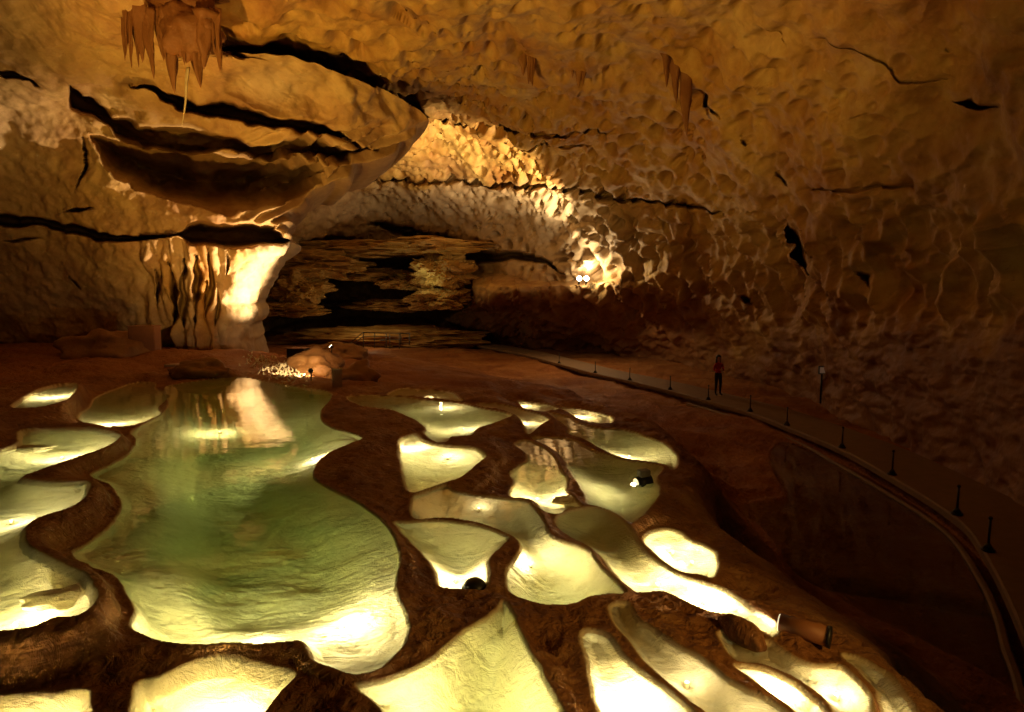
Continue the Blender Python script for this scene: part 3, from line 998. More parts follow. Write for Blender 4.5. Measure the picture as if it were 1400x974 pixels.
sn = grid_normals(shell)
sn *= np.sign(np.sum(sn * (CAM - shell), 2, keepdims=True))
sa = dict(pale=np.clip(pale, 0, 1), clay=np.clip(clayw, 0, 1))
SV = shell.reshape(-1, 3)
SN = sn.reshape(-1, 3)
sf_ = grid_faces(*SX.shape)
fz = SV[sf_][:, :, 2].max(1)
keep = fz > -1.2
fpx, fpy = SX.ravel()[sf_].mean(1), SY.ravel()[sf_].mean(1)
split_line = np.interp(fpx, [-450, 300, 470, 640, 830, 1000, 1100, 1262, 1400, 1850], [250, 250, 246, 253, 275, 291, 262, 265, 260, 250])
far_edge = np.interp(fpy, [246, 300, 380, 395, 480, 1100], [760, 770, 775, 640, 620, 600])
is_ceiling = fpy < split_line
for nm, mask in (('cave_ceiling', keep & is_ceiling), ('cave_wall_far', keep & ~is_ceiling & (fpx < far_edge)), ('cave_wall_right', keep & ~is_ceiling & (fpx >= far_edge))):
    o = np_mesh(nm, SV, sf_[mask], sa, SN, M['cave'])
    tag(o, kind='structure')

# ================================================================== LEFT ROCK MASS: beds, alcove and fluted flowstone column
OUT = np.array([(-120, 40), (-60, 120), (0, 190), (20, 215), (40, 255), (66, 292), (75, 390), (85, 430), (104, 482), (130, 540), (150, 572), (158, 580), (166, 577), (185, 562), (203, 543), (222, 503), (240, 470), (262, 430), (285, 402), (300, 394), (316, 388), (324, 384), (330, 396), (336, 399), (345, 391), (360, 376), (380, 364), (400, 354), (415, 347), (425, 352), (436, 349), (446, 344), (460, 346), (475, 346), (500, 350), (560, 352)], float)
LCT = np.array([(-450, 100, 15.5), (-450, 400, 16), (-300, 0, 15.5), (0, 0, 18.2), (0, 100, 20.5), (0, 200, 23), (0, 300, 25), (0, 330, 25.4), (0, 400, 26), (0, 470, 26.8), (100, 60, 19.5), (250, 60, 20.5), (200, 0, 18), (300, 80, 21), (150, 150, 22.5), (300, 150, 22.8), (400, 120, 23.2), (480, 150, 25.2), (560, 150, 27.3), (300, 230, 24.5), (150, 250, 24),
                (420, 190, 25), (500, 210, 27.5), (400, 270, 27), (300, 300, 25.4), (200, 300, 25), (250, 330, 25.2), (380, 335, 27), (200, 400, 26), (300, 400, 25.9), (345, 440, 26.6), (300, 470, 26), (200, 470, 26.8), (100, 400, 26.2), (0, 560, 27), (300, 560, 26.3), (-450, -100, 14)])
lv = np.r_[np.arange(-120, -10, 6), np.arange(-10, 480, 1.35), np.arange(480, 560, 5)]
nl = 420
lu = np.r_[np.linspace(0, 1, nl - 14) ** 0.6, np.ones(14)]
wrap = np.r_[np.zeros(nl - 14), (np.arange(1, 15) / 14.0)]
XR = np.interp(lv, OUT[:, 0], OUT[:, 1]) + 1.5 * vnoise(np.c_[lv / 9, lv * 0, lv * 0], 5)
LX = -450 + (XR[:, None] + 450) * lu[None]
LY = np.repeat(lv[:, None], nl, 1)
LT = tps(LCT, LX, LY)
ru = np.clip((LX - (XR[:, None] - 62)) / 62, 0, 1)
LT = LT + 2.6 * (1 - np.sqrt(1 - 0.985 * ru ** 2)) * sstep(318, 336, LY)
lb = at_depth(LX, LY, LT)
ln = grid_normals(lb[:, :nl - 14])
ln = np.concatenate([ln, np.repeat(ln[:, -1:], 14, 1)], 1)
ln *= np.sign(np.sum(ln * (CAM - lb), 2, keepdims=True))
lp = lb.reshape(-1, 3)
lxr, lyr = LX.ravel(), LY.ravel()
lw = np.c_[vnoise(lp * 0.4, 61), vnoise(lp * 0.4, 62), vnoise(lp * 0.4, 63)]
a1, a2, _ = voro((lp + 0.5 * lw) / np.array([1.7, 1.7, 1.3]), 64)
b1, b2, _ = voro((lp + 0.2 * lw) / np.array([0.42, 0.6, 1.9]), 67)
c1_, c2_, _ = voro((lp + 0.2 * lw) / np.array([0.5, 0.7, 0.7]), 68)
below = sstep(322, 334, lyr)
flute = below * sstep(150, 245, lxr)
ld = 0.28 * (a1 ** 1.5 - 0.4) * (1 - 0.7 * below) + 0.22 * fbm(lp * 0.6, 4, 65) + 0.07 * fbm(lp * 2.5, 4, 66) + flute * 0.75 * (0.5 - b1) * (1 - 0.8 * sstep(0.2, 0.6, ru.ravel())) + 0.10 * (c1_ - .4) * (1 - below)
ld += below * (1 - flute) * 0.12 * vnoise(lp * np.array([0.9, .9, 0.12]), 69)
# pleated skirt of the lit rib that runs up to the right
rib = sstep(300, 420, lxr) * sstep(160, 200, lyr) * (1 - below)
ld += rib * 0.30 * np.sin(lxr * 0.16 + lyr * 0.42 + 3 * fbm(lp * .5, 2, 71))
pl2 = sstep(430, 500, lxr) * sstep(175, 150, lyr)
ld += pl2 * 0.22 * np.abs(np.sin((lxr * 0.09 - lyr * 0.05) + 1.5 * fbm(lp * .5, 2, 72)))
lext = np.zeros(LX.shape)
LGRO = [([(178, 116), (230, 134), (290, 153), (350, 164), (420, 172), (478, 190)], 8, 3.5, 0.5), ([(93, 112), (108, 140), (150, 166), (200, 183), (270, 193), (340, 201), (400, 202), (460, 206), (520, 212)], 12.5, 5.5, 0.0),
        ([(232, 318), (300, 322), (370, 323), (402, 326)], 12, 5.0, 0.0), ([(-60, 300), (0, 302), (60, 307), (130, 320), (180, 326), (250, 320)], 5.5, 3.0, 0.5), ([(-40, 90), (0, 97), (35, 103), (55, 118)], 3.5, 1.5, 0.3),
        ([(85, 288), (128, 287)], 5, 1.6, 0.2), ([(0, 330), (60, 326)], 3, 1.0, 0), ([(112, 180), (116, 210), (116, 240), (100, 265)], 1.6, .8, 0), ([(470, 188), (500, 200), (525, 208)], 5, 2.4, 0.3), ([(290, 66), (320, 72), (360, 80)], 5, 2, 0),
        ([(90, 377), (110, 398)], 6, 1.5, 0), ([(250, 350), (252, 400), (250, 460)], 5, 1.8, 0), ([(233, 350), (238, 400), (236, 460)], 5, 1.8, 0), ([(268, 345), (270, 400), (268, 455)], 5, 1.8, 0), ([(212, 360), (214, 430)], 3.5, 1.0, 0), ([(286, 340), (288, 375), (284, 440)], 5, 1.5, 0), ([(310, 345), (309, 380)], 4.5, 1.2, 0), ([(300, 395), (296, 450)], 4, 1.3, 0), ([(278, 380), (280, 430)], 4, 1.4, 0)]
lben = np.zeros(LX.shape)
for i, (pts, w, D, bn) in enumerate(LGRO):
    gg = groove(LX, LY, pts, w, D, s=40 + i, bench=bn)
    lext = np.maximum(lext, gg)
    lben = np.minimum(lben, gg)
lext += lben
lext += recess(LX, LY, [(122, 184), (170, 190), (270, 200), (370, 206), (430, 214), (438, 238), (420, 262), (382, 280), (330, 289), (270, 288), (212, 270), (162, 243), (132, 214)], 7.5, 24)
lext += recess(LX, LY, [(-60, 468), (60, 474), (140, 480), (150, 455), (190, 452), (235, 455), (240, 500), (100, 540), (-60, 540)], 2.0, 12)
lext += recess(LX, LY, [(310, 92), (345, 86), (400, 98), (450, 118), (462, 150), (440, 165), (390, 160), (340, 150), (312, 125)], 0.7, 20)
lsh = lp.reshape(LX.shape + (3,)) + ln * ld.reshape(LX.shape)[..., None] + rays(LX, LY) * lext[..., None]
# the rounded back of the mass
wr = wrap[None, :, None]
back = np.array([-0.35, 1.0, 0.0])
edge = lsh[:, nl - 15:nl - 14]
wpos = edge + np.array([1.0, 0, 0]) * 0.35 * np.sin(wr * math.pi) * (wr < 1.01) + back * 9.0 * (wr ** 1.6)
lsh[:, nl - 14:] = wpos[:, nl - 14:]
lnn = grid_normals(lsh)
lnn *= np.sign(np.sum(lnn[:, :nl - 14] * (CAM - lsh[:, :nl - 14])))
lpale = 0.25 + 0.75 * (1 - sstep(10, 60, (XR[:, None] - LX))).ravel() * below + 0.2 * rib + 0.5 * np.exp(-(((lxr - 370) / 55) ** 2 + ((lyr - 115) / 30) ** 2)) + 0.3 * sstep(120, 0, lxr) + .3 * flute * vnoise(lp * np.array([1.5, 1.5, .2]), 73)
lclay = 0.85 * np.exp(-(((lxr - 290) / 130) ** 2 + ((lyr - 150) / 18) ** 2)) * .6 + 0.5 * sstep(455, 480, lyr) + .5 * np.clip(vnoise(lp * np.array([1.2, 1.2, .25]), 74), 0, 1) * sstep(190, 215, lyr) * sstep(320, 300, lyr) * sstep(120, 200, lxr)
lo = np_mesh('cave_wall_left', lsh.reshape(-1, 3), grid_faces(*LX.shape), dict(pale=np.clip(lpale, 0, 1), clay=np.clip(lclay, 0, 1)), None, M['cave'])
tag(lo, kind='structure')

# ================================================================== LAMPS OF THE CAVE, SOME ADDED
def flood(loc, target, power, angle, label, col=LAMP_WARM, size=0.16, rad=0.12, blend=0.8):
    loc, target = Vector(loc), Vector(target)
    d = (target - loc).normalized()
    root = empty('floodlight', loc)
    tag(root, label, 'lamp', 'floodlights on the cave ground')
    bm = bmesh.new()
    cyl(bm, -d * size * 1.2, d * 0.0, size * 0.55, size)
    from_bm('housing', bm, M['black_metal'], root)
    bm = bmesh.new()
    cyl(bm, d * 0.004, d * 0.02, size * 0.85, size * 0.8)
    from_bm('lens', bm, M['lens'], root)
    bm = bmesh.new()
    cyl(bm, -d * size * 0.6, (-d.x * size * .6, -d.y * size * .6, -d.z * size * .6 - 0.45), 0.02)
    from_bm('stand', bm, M['black_metal'], root)
    add_light('flood_light', 'SPOT', d * 0.06, power, col, rad, d * 5, angle, blend, root)
    return root


FK = 1.0
flood((-9.6, 19.4, ground_z(-9.6, 19.4) + 0.16), (-11.5, 25, 11), 1500 * FK, 112, 'black floodlight added on the bank, aimed steeply up at the alcove')  # added lamp, set low so that the alcove falls into shade
flood((-9.0, 9.2, 3.1), (-3.5, 17, 15), 6800 * FK, 100, 'black floodlight on the left bank aimed across at the ceiling', blend=0.6)
flood((4.2, 1.8, 4.3), (-2.8, 8.5, 2.2), 300 * FK, 74, 'black fill floodlight added out of view by the viewpoint to brighten the terrace')  # added fill lamp, lifts the dams between the pools
flood((0.5, 2.2, 2.8), (0, 14, 14), 500 * FK, 80, 'black floodlight near the viewpoint aimed at the ceiling')
flood((2.2, 20.5, 0.75), (2.0, 23.0, 14), 2600 * FK, 112, 'black floodlight added unseen behind the terrace to rake the ceiling', blend=0.5)  # added lamp out of sight, brings out the ceiling relief
b = PZ(425, 517, 2.6)
flood((b.x, b.y, ground_z(b.x, b.y) + 0.25), P1(370, 480, 24), 500, 70, 'small white ground lamp glaring beside the crystal crust', LAMP_PALE, 0.07, 0.05)
b = P1(452, 470, 27.0)
flood((b.x, b.y, ground_z(b.x, b.y) + 0.5), P1(345, 370, 26.8), 5200, 62, 'warm white floodlight on the floor right of the flowstone column', LAMP_PALE, 0.09, 0.08)
# wall lamp pair on the shelf
a = P1(797, 381, 38.3)
root = empty('wall_lamp', a)
tag(root, 'twin white bulbs glaring on the rock shelf of the right wall', 'lamp')
for dx in (-0.22, 0.22):
    bm = bmesh.new()
    bmesh.ops.create_uvsphere(bm, u_segments=12, v_segments=8, radius=0.16, matrix=Matrix.Translation((dx, 0, 0)))
    from_bm('bulb', bm, M['lens'], root)
    bm = bmesh.new()
    cyl(bm, (dx, 0.1, -0.1), (dx, 0.3, -0.35), 0.06)
    from_bm('socket', bm, M['black_metal'], root)
add_light('wall_light', 'POINT', a + Vector((0, -0.35, 0.15)), 480, LAMP_PALE, 0.15)
add_light('wall_light_up', 'SPOT', a + Vector((-0.3, -1.6, 0.1)), 9500, LAMP_PALE, 0.15, P1(660, 225, 40), 75, 0.9)
add_light('niche_light', 'POINT', P1(625, 364, 44), 40, LAMP_WARM, 0.1)
add_light('niche_light_b', 'POINT', P1(600, 334, 43), 40, LAMP_PALE, 0.1)
add_light('chamber_light', 'POINT', P1(505, 449, 48), 90, LAMP_PALE, 0.3)
add_light('chamber_light_b', 'POINT', P1(420, 412, 43), 14, LAMP_WARM, 0.1)
add_light('chamber_light_c', 'POINT', P1(578, 386, 47), 30, (0.9, 0.9, 0.5), 0.1)
add_light('far_ceiling_light', 'SPOT', P1(640, 300, 36), 3200, LAMP_PALE, 0.3, P1(600, 190, 42), 60, 0.9)

# ================================================================== WALKWAY
def strip(name, line, off0, off1, z0, z1v, mat, jit=0.0):
    """a solid slab swept along a line, between two sideways offsets and two heights"""
    line = np.asarray(line)[:, :2]
    t = np.gradient(line, axis=0)
    t /= np.linalg.norm(t, axis=1, keepdims=True)
    n = np.c_[t[:, 1], -t[:, 0]]
    bm = bmesh.new()
    rings = []
    for i, (p, q) in enumerate(zip(line, n)):
        j = jit * float(vnoise(np.array([[i * .37, 0, 0]]), 77)[0])
        b = 0.03
        A = p + q * (off0 + j)
        B = p + q * (off1 + j)
        ring = [(A[0], A[1], z0), (A[0], A[1], z1v - b), (A[0] + q[0] * b, A[1] + q[1] * b, z1v), (B[0] - q[0] * b, B[1] - q[1] * b, z1v), (B[0], B[1], z1v - b), (B[0], B[1], z0)]
        rings.append([bm.verts.new(v) for v in ring])
    for a, b in zip(rings, rings[1:]):
        for k in range(6):
            bm.faces.new((a[k], a[(k + 1) % 6], b[(k + 1) % 6], b[k]))
    bm.faces.new(rings[0])
    bm.faces.new(rings[-1][::-1])
    return from_bm(name, bm, mat, smooth=False)


WZ = 0.36
wl_px = [(560, 461), (620, 467), (700, 481), (762, 497), (811, 510), (858, 520), (913, 533), (965, 547), (1022, 563), (1072, 582), (1147, 613), (1215, 650), (1303, 705), (1345, 755), (1392, 850), (1425, 960), (1460, 1100)]
wl = catmull([list(PZ(a, b, WZ))[:2] for a, b in wl_px], 6, False)
side = 1 if wl[-1][1] < wl[0][1] else -1
# run from near to far, so that the outer side (away from the pools) is on the right hand
wln = wl[::-1]
tag(strip('walkway', wln, 0.0, 1.9, WZ - 0.16, WZ, M['concrete']), kind='structure')
tag(strip('walkway_footing', wln, 0.35, 1.8, -0.4, WZ - 0.161, M['concrete']), kind='structure')
kb = catmull([list(PZ(a, b, 0.12))[:2] for a, b in [(940, 549), (1000, 567), (1040, 583), (1100, 606), (1150, 634), (1210, 668), (1262, 700), (1305, 735), (1345, 795), (1375, 870), (1400, 960)]], 6, False)[::-1]
tag(strip('kerb', kb, -0.06, 0.06, -0.4, 0.07, M['concrete'], 0.02), kind='structure')


def railing_post(loc, label):
    r = empty('railing_post', loc)
    tag(r, label, 'post', 'railing posts along the walkway')
    bm = bmesh.new()
    cyl(bm, (0, 0, 0.10), (0, 0, 0.58), 0.022, 0.02)
    from_bm('shaft', bm, M['black_metal'], r)
    bm = bmesh.new()
    cyl(bm, (0, 0, 0), (0, 0, 0.035), 0.11, 0.11)
    cyl(bm, (0, 0, 0.035), (0, 0, 0.14), 0.09, 0.03)
    from_bm('foot', bm, M['black_metal'], r)
    bm = bmesh.new()
    bmesh.ops.create_uvsphere(bm, u_segments=10, v_segments=6, radius=0.036, matrix=Matrix.Translation((0, 0, 0.60)))
    from_bm('cap', bm, M['black_metal'], r)


ORD = ['farthest', 'second', 'third', 'fourth', 'fifth', 'sixth', 'seventh', 'eighth', 'ninth', 'tenth', 'nearest']
for i, (a, b) in enumerate([(762, 497), (811, 510), (858, 520), (913, 533), (965, 547), (1022, 563), (1072, 582), (1147, 613), (1215, 650), (1303, 705), (1345, 755)]):
    p = PZ(a, b, WZ)
    p += Vector((0.12, 0.06, 0))
    lab = 'short black walkway post, the %s of the row%s' % (ORD[i], '' if 0 < i < 10 else ', at the far end' if i == 0 else ' in view')
    if 0 < i < 10: lab += ' counted from the far end'
    railing_post(p, lab)

# small information lectern behind the walkway
p = PZ(1128, 560, 0.3) + Vector((0.4, 1.2, 0))
r = empty('information_panel', p)
tag(r, 'small faintly lit panel on a dark post behind the walkway', 'sign')
bm = bmesh.new(); cyl(bm, (0, 0, 0), (0, 0, 1.25), 0.04); from_bm('post', bm, M['black_metal'], r)
bm = bmesh.new(); box(bm, (0, -0.03, 1.4), (0.34, 0.06, 0.34), 0, 0.01); from_bm('casing', bm, M['steel'], r, False)
bm = bmesh.new(); box(bm, (0, -0.066, 1.4), (0.24, 0.008, 0.24)); from_bm('screen', bm, M['screen'], r, False)


# ================================================================== ROCKS, STALACTITES
def rock_bm(sc, seed, sub=4, rough=0.28, freq=1.6, block=0.0):
    bm = bmesh.new()
    bmesh.ops.create_icosphere(bm, subdivisions=sub, radius=1.0)
    V = np.array([v.co[:] for v in bm.verts])
    d = 1 + rough * fbm(V * freq + seed * 3.7, 4, seed) + 0.12 * (voro(V * 2.2 + seed, seed)[0] - .5)
    if block:
        d = d + block * (voro(V * np.array([2.6, 2.6, 5.0]) + seed, seed + 5)[2] - 0.5) + 0.08 * fbm(V * 7.0, 3, seed)
    V = V * d[:, None] * np.array(sc)
    for v, c in zip(bm.verts, V):
        v.co = c
    return bm


def rock(name, loc, sc, seed, label, cat='rock', mat=None, rz=0.0, rough=0.28, group=None, block=0.0):
    o = from_bm(name, rock_bm(sc, seed, 5 if block else 4, rough, block=block), mat or M['cave'], smooth=not block)
    o.location = loc
    o.rotation_euler = (0, 0, rz)
    n = len(o.data.vertices)
    tag(o, label, cat, group)
    return o


def clay_rock(*a, **k):
    o = rock(*a, **k)
    at = o.data.attributes.new('clay', 'FLOAT', 'POINT')
    at.data.foreach_set('value', np.full(len(o.data.vertices), 0.75, np.float32))
    return o


def on_ground(px, py, zguess, dz=0.0):
    q = PZ(px, py, zguess)
    for _ in range(4):
        g = ground_z(q.x, q.y)
        q = PZ(px, py, g)
    return Vector((q.x, q.y, ground_z(q.x, q.y) + dz))


clay_rock('boulder', on_ground(432, 506, 2.5, 0.05), (0.85, 0.8, 0.5), 3, 'tilted clay boulder behind the ground lamp by the large pool', rz=0.5)
clay_rock('boulder', on_ground(485, 522, 2.0, 0.0), (0.7, 0.8, 0.55), 5, 'low dark boulder right of the small orange post box')
clay_rock('boulder', on_ground(272, 512, 2.6, 0.02), (0.9, 0.45, 0.36), 8, 'low dark boulder on the bank at the far left end of the large pool')
clay_rock('boulder', on_ground(150, 484, 2.6, 0.1), (1.5, 1.0, 0.8), 9, 'dark boulder at the foot of the left wall')
clay_rock('boulder', on_ground(455, 490, 1.6, 0.2), (1.8, 1.2, 0.7), 13, 'broad low boulder in front of the far chamber')
rock('boulder', PZ(1018 - 3, 868, POOLS['r9']['z'] + .02), (0.10, 0.22, 0.13), 15, 'dark oval stone shape standing in for a shadow at the back end of the dim olive pool', mat=M['terrace'], rough=0.1, rz=0.5)  # oval shadow made as a dark stone
rock('stone', PZ(770, 688, POOLS['r3']['z'] - .04), (0.16, 0.09, 0.08), 16, 'pale loose stone in the near corner of the narrow yellow pool', mat=M['calcite'], rz=.6)
rock('stone', PZ(40, 622, POOLS['l3']['z'] - .12), (0.35, 0.2, 0.14), 17, 'pale loose stone in the back arm of the left edge pool', mat=M['calcite'])
rock('stone', PZ(90, 828, POOLS['l3']['z'] - .12), (0.26, 0.16, 0.12), 18, 'angular pale stone in the near arm of the left edge pool', mat=M['calcite'], rz=.3)

# ledges of bedded limestone in the far chamber
LEDGES = [(425, 361, 47.5, 3.0, 1.5, 0.62, 'broad tan ledge high in the far chamber, right of the column'), (412, 395, 47, 1.6, 1.2, 0.72, 'rounded block below the broad ledge in the far chamber'), (470, 343, 49, 4.2, 1.5, 0.42, 'long dark ledge under the far chamber roof'), (500, 376, 51, 2.6, 1.4, 0.3, 'thin dark ledge deep in the far chamber'),
          (592, 336, 46, 3.2, 1.3, 0.36, 'bright pale ledge above the lit niche'), (604, 372, 47, 1.7, 1.2, 0.75, 'orange block with a lit face at the right of the far chamber'), (560, 386, 50, 2.0, 1.2, 0.34, 'greenish ledge deep in the far chamber'), (600, 410, 48, 1.8, 1.2, 0.45, 'lowest right ledge of the far chamber'),
          (385, 424, 46, 2.2, 1.2, 0.3, 'low ledge beside the foot of the column'), (545, 418, 52, 3.0, 1.3, 0.3, 'low dark ledge above the pale far floor')]
for i, (px, py, dd_, a_, b_, c_, lab) in enumerate(LEDGES):
    rock('rock_ledge', P1(px, py, dd_ + 2.5), (a_ * 1.3, b_ * 1.8, c_ * 1.75), 60 + i, lab, 'ledge', rough=0.3, block=0.35, group='ledges of the far chamber', rz=random.uniform(-.2, .2))
o = rock('rock_ledge', P1(505, 462, 53), (8.5, 3.0, 1.0), 75, 'pale sloping floor ledge lit at the far end of the cave', 'ledge', rough=0.2, block=0.25, group='ledges of the far chamber')

# crystal crust lit by the ground lamp
bm = bmesh.new()
for i in range(260):
    px = random.gauss(378, 20)
    py = random.gauss(503, 6) + (px - 378) * 0.28
    q = on_ground(px, py, 2.5)
    h = random.uniform(.03, .11)
    cyl(bm, q - Vector((0, 0, .03)), q + Vector((random.uniform(-.1, .1), random.uniform(-.1, .1), h)), random.uniform(.03, .07), 0.012, 5)
cr = from_bm('crystal_crust', bm, M['calcite'], smooth=False)
tag(cr, 'rough white crystal crust glowing beside the ground lamp', 'crystals', kind='stuff')


def stal_bm(top, tip, r, seed, n=14, rings=16, flat=1.0):
    bm = bmesh.new()
    top, tip = Vector(top), Vector(tip)
    prev = None
    for i in range(rings + 1):
        t = i / rings
        c = top.lerp(tip, t)
        L_ = (tip - top).length
        c = c + Vector((math.sin(seed * 1.3 + t * 5.0), math.cos(seed * 2.1 + t * 4.0), 0)) * 0.05 * L_ * t * (1.2 - t)
        rr = r * (1 - t) ** 0.75 * (1 + 0.22 * math.sin(seed * 3 + t * 11) * (1 - t)) + 0.006
        ring = []
        for k in range(n):
            a = 2 * math.pi * k / n
            w = 1 + 0.22 * math.sin(3 * a + seed) + 0.12 * math.sin(5 * a + seed * 2 + t * 4) + 0.30 * float(vnoise(np.array([[math.cos(a) * 1.6 + seed, math.sin(a) * 1.6, t * 7.0]]), 7)[0])
            ring.append(bm.verts.new(c + Vector((math.cos(a) * rr * w, math.sin(a) * rr * w * flat, 0))))
        if prev:
            for k in range(n):
                bm.faces.new((prev[k], prev[(k + 1) % n], ring[(k + 1) % n], ring[k]))
        else:
            bm.faces.new(ring)
        prev = ring
    bm.faces.new(prev[::-1])
    return bm


def brown_attr(o, v=0.9):
    at = o.data.attributes.new('clay', 'FLOAT', 'POINT')
    at.data.foreach_set('value', np.full(len(o.data.vertices), v, np.float32))


DT = 18.6
c0 = P1(232, 2, DT)
root = empty('stalactite_cluster', c0)
tag(root, 'brown cluster of hanging stalactites above the dark alcove', 'stalactites')
b = from_bm('drapery', rock_bm((1.55, 0.9, 0.75), 21, 4, 0.35, 2.2), M['cave'], root)
b.location = (0, 0, 0.45)
brown_attr(b)
b = from_bm('drapery', rock_bm((0.75, 0.6, 0.85), 22, 4, 0.35, 2.2), M['cave'], root)
b.location = Vector(P1(262, 35, DT)) - c0
brown_attr(b)
for i, (ax, ay, bx, by, rp) in enumerate([(178, 20, 174, 66, 9), (190, 25, 188, 82, 9), (200, 40, 201, 102, 7), (224, 20, 226, 118, 15), (245, 30, 244, 62, 9), (262, 25, 264, 112, 17), (281, 40, 279, 98, 13), (293, 55, 295, 92, 8), (214, 22, 212, 70, 9), (252, 45, 253, 90, 7), (236, 30, 238, 75, 8), (170, 10, 166, 42, 10)] + [(random.uniform(165, 300), 34, 0, random.uniform(50, 96), random.uniform(2.5, 6)) for _ in range(16)]):
    bx = bx or ax + random.uniform(-3, 3)
    a = P1(ax, ay - 22, DT - random.uniform(0, .5)) - c0
    t_ = P1(bx, by, DT - random.uniform(0, .5)) - c0
    t_.x, t_.y = a.x * 0.3 + t_.x * 0.7, a.y
    o = from_bm('stalactite', stal_bm(a, t_, rp * DT / FPX, i + 1), M['cave'], root)
    brown_attr(o)
# thin dripstone thread below the cluster
o = from_bm('soda_straw', stal_bm(P1(258, 92, 18.4), P1(249, 172, 18.4), 0.04, 4), M['calcite'])
tag(o, 'thin pale thread of dripstone hanging below the stalactite cluster', 'stalactite')
# blade shaped stalactite on the right ceiling
root = empty('blade_stalactite', P1(943, 110, 22.8))
tag(root, 'dark blade of stalactite hanging alone from the right ceiling', 'stalactite')
for i, (ax, ay, bx, by, rp) in enumerate([(940, 92, 942, 184, 11), (925, 88, 926, 140, 8), (912, 82, 912, 118, 6)]):
    a = P1(ax, ay - 10, 22.5)
    t_ = P1(bx, by, 22.5)
    t_.y = a.y
    o = from_bm('blade' if i == 0 else 'fringe', stal_bm(a - root.location, t_ - root.location, rp * 22.5 / FPX, i + 30, flat=0.45), M['cave'], root)
    brown_attr(o, 0.85)
for i, (ax, ay, by, nm) in enumerate([(722, 84, 118, 'left'), (790, 88, 116, 'right')]):
    root = empty('ceiling_drip', P1(ax, ay, 24.3))
    tag(root, 'small knot of stubby stalactites on the mid ceiling, the %s of two' % nm, 'stalactite', 'small ceiling drips')
    for k in range(5):
        a = P1(ax + random.uniform(-12, 12), ay + 4, 24.2)
        t_ = a + Vector((0, 0, -random.uniform(.3, .85)))
        o = from_bm('stalactite', stal_bm(a + Vector((0, 0, .5)) - root.location, t_ - root.location, random.uniform(.1, .22), i * 9 + k), M['cave'], root)
        brown_attr(o, 0.7)

# ================================================================== SMALL BUILT THINGS
p = on_ground(461, 529, 2.2)
r = empty('post_box', p, 0.5)
tag(r, 'small orange wooden box post at the far right end of the large pool', 'box')
bm = bmesh.new(); box(bm, (0, 0, 0.22), (0.22, 0.2, 0.46), 0, 0.012); from_bm('body', bm, M['wood'], r, False)
bm = bmesh.new(); box(bm, (0, 0, 0.465), (0.26, 0.24, 0.03), 0, 0.008); from_bm('lid', bm, M['plank'], r, False)
p = on_ground(212, 481, 2.6)
r = empty('equipment_box', p, 0.12)
tag(r, 'brown upright box standing in the dark hollow of the left wall', 'box')
p.y -= 0.6
r.location = p
bm = bmesh.new(); box(bm, (0, 0, 0.5), (0.9, 0.6, 0.98), 0, 0.02); from_bm('body', bm, M['wood'], r, False)
bm = bmesh.new(); box(bm, (0, 0, 1.01), (0.95, 0.65, 0.04), 0, 0.01); from_bm('lid', bm, M['wood'], r, False)
p = on_ground(243, 501, 2.6, 0.03)
o = bmesh.new(); box(o, (0, 0, 0), (0.75, 0.28, 0.09), 0.1, 0.015)
o = from_bm('plank', o, M['plank'], None, False); o.location = p
tag(o, 'short pale plank lying on the left bank', 'plank')
p = P1(409, 484, 25)
p.z = ground_z(p.x, p.y)
r = empty('equipment_box', p, -0.2)
tag(r, 'low dark box behind the ground lamp, right of the column', 'box')
bm = bmesh.new(); box(bm, (0, 0, 0.3), (0.75, 0.6, 0.6), 0, 0.02); from_bm('body', bm, M['black_metal'], r, False)
bm = bmesh.new(); box(bm, (0, 0, 0.62), (0.8, 0.65, 0.03), 0, 0.01); from_bm('lid', bm, M['wood'], r, False)

# stair railing before the far chamber
D_ = 46.0
root = empty('stair_railing', P1(520, 470, D_))
tag(root, 'thin metal stair railing before the lit far chamber', 'railing')
o0 = root.location


def rail(name, a, b, rad=0.035):
    bm = bmesh.new()
    cyl(bm, P1(*a, D_) - o0, P1(*b, D_) - o0, rad, n=8)
    from_bm(name, bm, M['steel'], root)


for x0, y0, x1, y1 in [(480, 468, 496, 455), (480, 473, 498, 459), (496, 455, 546, 456), (498, 460, 546, 461), (520, 466, 546, 464)]:
    rail('handrail', (x0, y0), (x1, y1))
for x, y0, y1 in [(480, 467, 476), (497, 455, 475), (512, 456, 476), (528, 456, 476), (533, 457, 477), (546, 455, 477)]:
    rail('post', (x, y0), (x, y1), 0.04)
root2 = empty('gate_frame', P1(560, 470, D_))
tag(root2, 'pale metal gate frame right of the stair railing', 'gate')
o0 = root2.location
root = root2
rail('post', (548, 456), (548, 472), 0.05); rail('post', (560, 456), (560, 472), 0.05); rail('crossbar', (547, 456), (561, 456), 0.05); rail('crossbar', (548, 470), (560, 470), 0.03)

# lamp fixtures seen in the pools
p = PZ(878, 668, POOLS['r2']['z'] - 0.1)
r = empty('pool_spotlight', (p.x, p.y, ground_z(p.x, p.y)), 0.35)
tag(r, 'square dark spotlight with round end standing in the green and gold pool', 'lamp')
bm = bmesh.new(); cyl(bm, (-0.10, 0, 0.22), (0.12, 0, 0.24), 0.09, 0.10, 20); from_bm('barrel', bm, M['black_metal'], r)
bm = bmesh.new(); box(bm, (0.02, 0, 0.36), (0.16, 0.12, 0.10), 0, 0.01); from_bm('bracket', bm, M['steel'], r, False)
bm = bmesh.new(); box(bm, (0.02, 0, 0.07), (0.06, 0.06, 0.16), 0, 0.006); from_bm('foot', bm, M['black_metal'], r, False)
bm = bmesh.new(); cyl(bm, (-0.102, 0, 0.22), (-0.11, 0, 0.22), 0.075, 0.07, 20); from_bm('lens', bm, M['lens_pool'], r)
